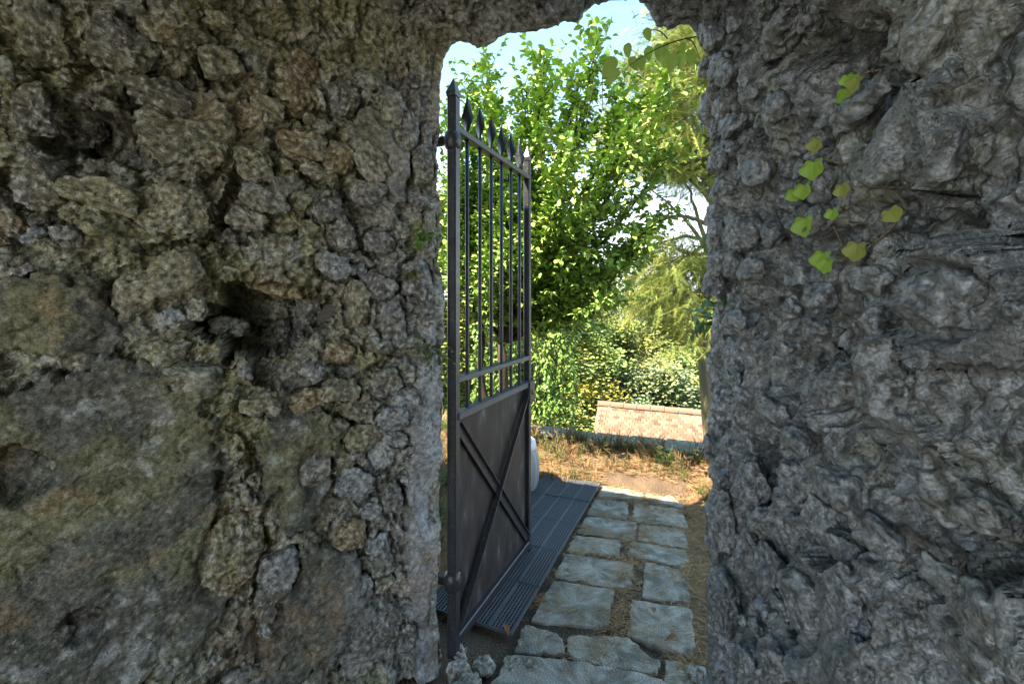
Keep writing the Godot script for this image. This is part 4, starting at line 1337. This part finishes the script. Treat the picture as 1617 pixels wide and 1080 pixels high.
func build_grass() -> void:
	var st := begin()
	for k in 7:   # a tuft of bent blades
		var a := rng.randf() * TAU
		var d := Vector3(cos(a), 0, sin(a))
		var b := d * rng.randf() * 0.012
		var h := rng.randf_range(0.05, 0.11)
		var w := d.cross(Vector3.UP) * 0.0014
		var m := b + d * h * 0.25 + Vector3(0, h * 0.62, 0)
		var e := b + d * h * rng.randf_range(0.5, 0.95) + Vector3(0, h * rng.randf_range(0.7, 1.0), 0)
		tri(st, b - w, m - w, b + w)
		tri(st, b + w, m - w, m + w)
		tri(st, m - w, e, m + w)
	var tuft := done(st)
	st = begin()
	for k in 9:   # fallen needles and straw, lying
		var a := rng.randf() * TAU
		var d := Vector3(cos(a), rng.randf_range(-0.06, 0.12), sin(a)) * rng.randf_range(0.025, 0.07)
		var b := Vector3(rng.randfn(), rng.randf() * 0.15, rng.randfn()) * 0.03
		var w := d.cross(Vector3.UP).normalized() * 0.0011
		tri(st, b - w, b + d, b + w)
		tri(st, b - w * 0.2 + Vector3(0, 0.001, 0), b + d, b + w + Vector3(0, 0.0018, 0))
	var straw := done(st)
	var gx := []
	var gc := []
	var sx := []
	var sc := []
	for k in 26000:
		var x := rng.randf_range(-2.6, 1.6)
		var z := rng.randf_range(-3.97, -1.75)
		var on_path := x > -0.76 and x < -0.08 and z > -3.58
		var on_mat := x > -1.0 and x < -0.74 and z > -3.4
		if on_mat and rng.randf() > 0.02:
			continue
		var p := Vector3(x, ground_y(x, z) + 0.002, z)
		var wild := n_col.get_noise_2d(x * 1.2 + 5.0, z * 1.2)
		if not on_path and (z < -3.3 or x < -1.4 or x > 0.3) and rng.randf() < 0.3 + wild:
			var s := rng.randf_range(0.5, 1.3) * (1.0 + smooth(-3.5, -3.9, z) * 0.5)
			gx.append(Transform3D(Basis(Vector3.UP, rng.randf() * TAU).rotated(Vector3.RIGHT, rng.randf_range(-0.4, 0.4)).scaled(Vector3(s, s, s)), p))
			var green := smooth(-0.1, 0.25, n_col.get_noise_2d(x * 2.0, z * 2.0 + 40.0))
			gc.append(tinted(Color(0.235, 0.155, 0.072).lerp(Color(0.1, 0.145, 0.035), green), 0.3))
		else:
			if on_path:
				var slot := (x > -0.42 and x < -0.33) or (absf(fmod(absf(z), 0.245) - 0.02) < 0.03)
				if rng.randf() > (0.6 if slot else 0.015):
					continue
				p.y = 0.0 if slot else 0.018
				if slot and rng.randf() < 0.1:
					continue
			sx.append(Transform3D(Basis(Vector3.UP, rng.randf() * TAU).scaled(Vector3.ONE * rng.randf_range(0.7, 1.4)), p + Vector3(0, rng.randf() * 0.012, 0)))
			sc.append(tinted(Color(0.38, 0.235, 0.115), 0.4))
	for k in 3200:
		var x := rng.randf_range(-0.11, 0.16)
		var z := rng.randf_range(-3.9, -1.75)
		sx.append(Transform3D(Basis(Vector3.UP, rng.randf() * TAU).scaled(Vector3.ONE * rng.randf_range(0.7, 1.5)), Vector3(x, ground_y(x, z) + rng.randf() * 0.02, z)))
		sc.append(tinted(Color(0.38, 0.235, 0.115), 0.4))
	var o := scatter("dry_grass", tuft, M.grass, self, gx, gc)
	tag(o, "dry straw-coloured grass with some green growing along the parapet", "grass", "", "stuff")
	o = scatter("straw_litter", straw, M.grass, self, sx, sc)
	tag(o, "fallen brown needles and straw strewn beside the stone path", "litter", "", "stuff")

func build_dry_leaves() -> void:
	var m := leaf_mesh(0.05, 0.024, 0.6, 0.5, 5)
	for l in [[-0.22, -2.06, 0.4, "curled brown leaf lying on a slab at the right edge of the path"], [-0.12, -1.95, 2.1, "narrow brown leaf lying at the right foot of the path"], [-0.79, -1.74, 3.9, "rust-brown leaf lying on the near end of the plastic mat"]]:
		var o := part("dry_leaf", m, M.dry, self, Transform3D(Basis(Vector3.UP, l[2]) * Basis(Vector3.RIGHT, -1.35), Vector3(l[0], 0.045, l[1])))
		o.name = numbered("dry_leaf")
		tag(o, l[3], "leaf")

# ---------------------------------------------------------------- everything
func materials() -> void:
	var speck := tex(noise(11, 0.05, 5), [[0.0, grey(0.4)], [0.38, grey(0.78)], [0.6, grey(0.93)], [1.0, grey(1.0)]], 1024)
	var rn := noise(12, 0.05, 4, FastNoiseLite.TYPE_VALUE_CUBIC)
	var relief := tex(rn, [], 1024)
	var rock := mat(Color.WHITE, 0.78, true)
	rock.albedo_texture = speck
	rock.uv1_triplanar = true
	rock.uv1_world_triplanar = true
	rock.uv1_scale = Vector3.ONE * 3.1
	rock.heightmap_enabled = true
	rock.heightmap_texture = relief
	rock.heightmap_scale = 0.8
	M.rock = rock
	var damp := rock.duplicate() as StandardMaterial3D
	damp.roughness = 0.36
	damp.metallic_specular = 0.6
	M.damp_rock = damp
	var slab := rock.duplicate() as StandardMaterial3D
	slab.uv1_scale = Vector3.ONE * 4.0
	slab.heightmap_scale = 0.7
	M.slab = slab
	var soil := rock.duplicate() as StandardMaterial3D
	soil.roughness = 1.0
	soil.heightmap_scale = 1.5
	M.soil = soil
	var ss := rock.duplicate() as StandardMaterial3D
	ss.vertex_color_use_as_albedo = false
	ss.albedo_color = lin(0.2, 0.175, 0.13)
	M.soilstone = ss
	var pl := ss.duplicate() as StandardMaterial3D
	pl.albedo_color = lin(0.36, 0.33, 0.28)
	M.plaster = pl
	var iron := mat(lin(0.022, 0.026, 0.034), 0.42)
	iron.albedo_color = Color.WHITE
	iron.albedo_texture = tex(noise(23, 0.02, 5), [[0.0, lin(0.018, 0.022, 0.03)], [0.55, lin(0.028, 0.031, 0.038)], [0.68, lin(0.045, 0.04, 0.038)], [0.82, lin(0.085, 0.052, 0.034)], [1.0, lin(0.1, 0.055, 0.03)]], 512)
	iron.roughness_texture = tex(noise(21, 0.04, 3), [[0.0, grey(0.7)], [1.0, grey(1.0)]], 256)
	iron.uv1_triplanar = true
	iron.uv1_scale = Vector3.ONE * 5.0
	iron.metallic_specular = 0.5
	iron.heightmap_enabled = true
	iron.heightmap_texture = relief
	iron.heightmap_scale = 0.12
	M.iron = iron
	var ip := iron.duplicate() as StandardMaterial3D
	ip.albedo_texture = null
	ip.albedo_color = lin(0.06, 0.066, 0.082)
	M.iron_pale = ip
	var rust := iron.duplicate() as StandardMaterial3D
	rust.albedo_texture = null
	rust.albedo_color = lin(0.05, 0.035, 0.028)
	rust.roughness = 0.9
	M.rust = rust
	var sheet := mat(Color.WHITE, 0.55)
	sheet.albedo_texture = tex(noise(22, 0.006, 5), [[0.0, lin(0.022, 0.02, 0.02)], [0.45, lin(0.036, 0.031, 0.029)], [0.65, lin(0.046, 0.038, 0.034)], [0.82, lin(0.062, 0.06, 0.062)], [1.0, lin(0.15, 0.155, 0.165)]], 1024)
	sheet.uv1_triplanar = true
	sheet.uv1_scale = Vector3(1.6, 0.7, 1.6)
	sheet.heightmap_enabled = true
	sheet.heightmap_texture = relief
	sheet.heightmap_scale = 0.1
	M.sheet = sheet
	M.plastic = mat(lin(0.095, 0.096, 0.105), 0.55)
	M.pot = mat(lin(0.3, 0.31, 0.32), 0.5)
	M.pot_pale = mat(lin(0.6, 0.64, 0.68), 0.45)
	var bark := mat(lin(0.11, 0.08, 0.055), 0.9)
	bark.albedo_texture = speck
	bark.uv1_triplanar = true
	bark.uv1_scale = Vector3(8, 3, 8)
	bark.heightmap_enabled = true
	bark.heightmap_texture = relief
	bark.heightmap_scale = 1.0
	M.bark = bark
	var pb := bark.duplicate() as StandardMaterial3D
	pb.albedo_color = lin(0.34, 0.29, 0.17)
	M.pale_bark = pb
	M.leaf = leaf_mat(Color.WHITE, 1.0)
	M.far_leaf = leaf_mat(Color.WHITE, 0.7, 0.65)
	M.needle = leaf_mat(Color.WHITE, 0.8, 0.6)
	M.grass = leaf_mat(Color.WHITE, 0.4, 0.8)
	M.hazel = leaf_mat(lin(0.5, 0.74, 0.13), 1.0)
	M.vine = leaf_mat(lin(0.32, 0.52, 0.06), 0.9)
	M.vine_old = leaf_mat(lin(0.34, 0.38, 0.08), 0.7)
	for k in ["hazel", "vine", "vine_old"]:
		var m: StandardMaterial3D = M[k]
		m.vertex_color_use_as_albedo = false
		m.albedo_texture = speck
		m.uv1_triplanar = true
		m.uv1_scale = Vector3.ONE * 12.0
	M.dry = leaf_mat(lin(0.25, 0.11, 0.04), 0.3, 0.8)
	(M.dry as StandardMaterial3D).vertex_color_use_as_albedo = false
	M.small_leaf = leaf_mesh(0.022, 0.012, 0.3, 0.2, 3)
	var tiles := []
	for c in [[0.33, 0.2, 0.135], [0.27, 0.165, 0.112], [0.37, 0.24, 0.165], [0.18, 0.115, 0.08], [0.33, 0.21, 0.145], [0.39, 0.27, 0.19], [0.24, 0.175, 0.1]]:
		var m := mat(lin(c[0], c[1], c[2]), 0.9)
		m.albedo_texture = speck
		m.uv1_triplanar = true
		m.uv1_scale = Vector3.ONE * 5.0
		tiles.append(m)
	M.tiles = tiles
	var tr := (tiles[0] as StandardMaterial3D).duplicate() as StandardMaterial3D
	tr.vertex_color_use_as_albedo = true
	M.tile_rest = tr
	var rd := (tiles[2] as StandardMaterial3D).duplicate() as StandardMaterial3D
	rd.albedo_color = lin(0.27, 0.19, 0.13)
	M.ridge = rd

func _ready() -> void:
	# camera: level, with the lens shifted down a little; then sky, sun and exposure
	var cam := Camera3D.new()
	cam.name = "camera"
	add_child(cam)
	cam.position = EYE
	cam.rotation_degrees.y = YAW
	cam.near = 0.05
	cam.far = 500.0
	cam.projection = Camera3D.PROJECTION_FRUSTUM
	cam.size = 1080.0 / 719.0 * cam.near
	cam.frustum_offset = Vector2(0.0, -65.0 / 719.0 * cam.near)
	cam.current = true
	var sky := ProceduralSkyMaterial.new()
	sky.sky_top_color = Color(0.31, 0.435, 0.54)
	sky.sky_horizon_color = Color(0.93, 0.945, 0.955)
	sky.sky_curve = 0.115
	sky.ground_bottom_color = Color(0.28, 0.28, 0.24)
	sky.ground_horizon_color = Color(0.7, 0.72, 0.7)
	sky.sky_energy_multiplier = 1.0
	var env := Environment.new()
	env.background_mode = Environment.BG_SKY
	env.sky = Sky.new()
	env.sky.sky_material = sky
	env.tonemap_mode = Environment.TONE_MAPPER_LINEAR
	env.tonemap_exposure = 7.4
	env.sdfgi_enabled = true
	env.ssao_enabled = true
	env.ssil_enabled = true
	var we := WorldEnvironment.new()
	we.name = "world_environment"
	we.environment = env
	add_child(we)
	var sun := DirectionalLight3D.new()
	sun.name = "sun"
	sun.light_energy = 1.0
	sun.light_color = Color(1.0, 0.95, 0.86)
	sun.light_angular_distance = 0.5
	sun.shadow_enabled = true
	add_child(sun)
	sun.look_at_from_position(Vector3.ZERO, Vector3(0.367, -0.819, -0.436))

	rng.seed = 20240611
	n_low = noise(1, 1.1, 2)
	n_mid = noise(2, 4.5, 3)
	n_ridge = noise(3, 9.0, 4)
	n_ridge.fractal_type = FastNoiseLite.FRACTAL_RIDGED
	n_cell = noise(4, 9.0, 1, FastNoiseLite.TYPE_CELLULAR)
	n_cell.cellular_return_type = FastNoiseLite.RETURN_DISTANCE2_SUB
	n_pit = noise(5, 34.0, 1, FastNoiseLite.TYPE_CELLULAR)
	n_pit.cellular_return_type = FastNoiseLite.RETURN_DISTANCE
	n_block = noise(14, 4.6, 1, FastNoiseLite.TYPE_CELLULAR)
	n_block.cellular_return_type = FastNoiseLite.RETURN_DISTANCE2_SUB
	n_hole = noise(15, 13.0, 1, FastNoiseLite.TYPE_CELLULAR)
	n_hole.cellular_return_type = FastNoiseLite.RETURN_DISTANCE
	n_fine = noise(6, 55.0, 3)
	n_col = noise(7, 2.6, 4)
	hollows = {-1: prepared(LEFT_HOLLOWS), 1: prepared(RIGHT_HOLLOWS)}
	gaps = {-1: prepared(gap_list(LEFT_STONES)), 1: prepared(gap_list(RIGHT_STONES))}
	renders = {-1: prepared(LEFT_RENDER), 1: prepared(RIGHT_RENDER)}
	materials()

	build_ground()
	var rock := build_rock()
	var left := thing("stone_wall", "rubble stone wall with patches of old render left of the gate", "wall")
	part("mortar", rock[0], M.rock, left)
	var right := thing("stone_wall", "dark pitted rubble wall right of the doorway, with a small vine on it", "wall")
	part("mortar", rock[2], M.damp_rock, right)
	var over := thing("stone_arch", "rough stone arch spanning the doorway overhead", "arch")
	part("mortar", rock[1], M.rock, over)
	for b in [[left, Vector3(-3.6, 1.65, -1.385), Vector3(4.8, 3.3, 0.17)], [left, Vector3(-4.2, 1.65, 1.67), Vector3(3.6, 3.3, 0.16)], [right, Vector3(2.65, 1.65, -1.385), Vector3(4.7, 3.3, 0.17)], [right, Vector3(3.0, 1.65, 1.67), Vector3(4.0, 3.3, 0.16)], [over, Vector3(-0.45, 3.0, -1.385), Vector3(1.5, 0.6, 0.17)], [over, Vector3(-0.7, 3.05, 1.67), Vector3(3.4, 0.5, 0.16)], [over, Vector3(-0.5, 3.36, 0.15), Vector3(11.0, 0.12, 3.36)]]:
		part("masonry", box_mesh(b[2], b[1]), M.soilstone, b[0])
	stones_on(-1, left, LEFT_STONES, 50)
	stones_on(1, right, RIGHT_STONES, 90)
	for k in 90:   # stones in the soffit
		var z := -1.36 + pow(rng.randf(), 1.3) * 1.0
		var x := rng.randf_range(x_left(z) + 0.08, x_right(z) - 0.08)
		var p := on_top(x, z)
		if p.y < 2.0:
			continue
		var n := (on_top(x + 0.02, z) - on_top(x - 0.02, z)).cross(on_top(x, z + 0.02) - on_top(x, z - 0.02)).normalized()
		if n.y > 0:
			n = -n
		lay_stone(over, p + n * low_disp(0, 0, 0, p), n, rng.randf_range(0.035, 0.1), rng.randf_range(0.03, 0.07), rng.randf_range(-40, 40), rng.randf_range(0.006, 0.025), [0, 1, 5, 3][rng.randi() % 4], 0, 3)
	build_path()
	build_parapet()
	build_house()
	build_conifer()
	build_plum()
	build_drooping_shrub()
	var cl := cluster_mesh(14, 0.32, 0.13)
	var f: Material = M.far_leaf
	for t in [
			["tall pale yellow-green tree behind the tiled roof, on the skyline", Vector3(-5.8, -6.5, -20.1), 9.3, Vector3(2.6, 3.6, 2.2), Color(0.26, 0.27, 0.06), 70],
			["yellowish tree just left of the tiled roof, the nearest of the far trees", Vector3(-4.7, -5.5, -14.3), 5.3, Vector3(1.5, 2.4, 1.4), Color(0.3, 0.31, 0.07), 46],
			["grey-green tree low behind the right end of the tiled roof", Vector3(-1.4, -6.0, -16.3), 5.4, Vector3(1.7, 2.2, 1.5), Color(0.2, 0.235, 0.1), 46],
			["round tree seen through the drooping conifer branch", Vector3(-2.5, -6.5, -18.5), 8.1, Vector3(2.2, 3.4, 2.0), Color(0.23, 0.26, 0.065), 60],
			["mid green tree rising behind the weeping shrub", Vector3(-6.2, -6.0, -16.9), 8.5, Vector3(1.9, 3.6, 1.8), Color(0.2, 0.245, 0.055), 56],
			["tall bright tree glimpsed between the gate bars", Vector3(-7.1, -6.0, -14.4), 12.4, Vector3(2.4, 5.0, 2.0), Color(0.22, 0.265, 0.05), 84],
			["dark green tree at the far left behind the gate post", Vector3(-8.0, -6.0, -12.9), 11.0, Vector3(2.0, 4.6, 2.0), Color(0.18, 0.23, 0.05), 70],
			["farthest pale tree, rising above the others on the skyline", Vector3(-5.0, -7.5, -27.3), 11.5, Vector3(3.4, 4.6, 2.6), Color(0.27, 0.28, 0.08), 70],
			["far tree on the skyline behind the right jamb", Vector3(0.0, -7.0, -20.7), 9.6, Vector3(2.6, 4.4, 2.4), Color(0.2, 0.235, 0.055), 60],
			["sunlit yellow-green tree right behind the left end of the tiled roof", Vector3(-4.5, -6.0, -16.2), 6.7, Vector3(1.9, 2.8, 1.7), Color(0.28, 0.295, 0.065), 56]]:
		far_tree(t[0], t[1], t[2], t[3], t[4], t[5], 60, cl, f)
	build_gate()
	build_mat()
	build_pot()
	build_hazel()
	build_vine()
	build_tuft("small bright green fern-leaved plant growing from the left jamb beside the gate post", -1, 0.075, 1.62, 9, 0.07, Color(0.12, 0.25, 0.03), 1.2, 0.2)
	build_tuft("yellowish moss tuft below the bright fern-leaved plant on the left jamb", -1, 0.11, 1.5, 14, 0.05, Color(0.13, 0.16, 0.03), 0.7, 0.6)
	build_tuft("trailing sprig with tiny leaves halfway up the left jamb, touching the gate post", -1, 0.06, 1.2, 22, 0.12, Color(0.12, 0.16, 0.04), 0.8, 0.1)
	build_tuft("ivy hanging from the outer edge of the right jamb near the arch", 1, 0.005, 1.83, 26, 0.13, Color(0.07, 0.13, 0.03), 1.1, 0.5)
	build_tuft("leafy sprig at the outer edge of the right jamb, at eye level", 1, 0.0, 1.33, 10, 0.11, Color(0.08, 0.17, 0.05), 1.8, 0.0)
	build_grass()
	build_dry_leaves()
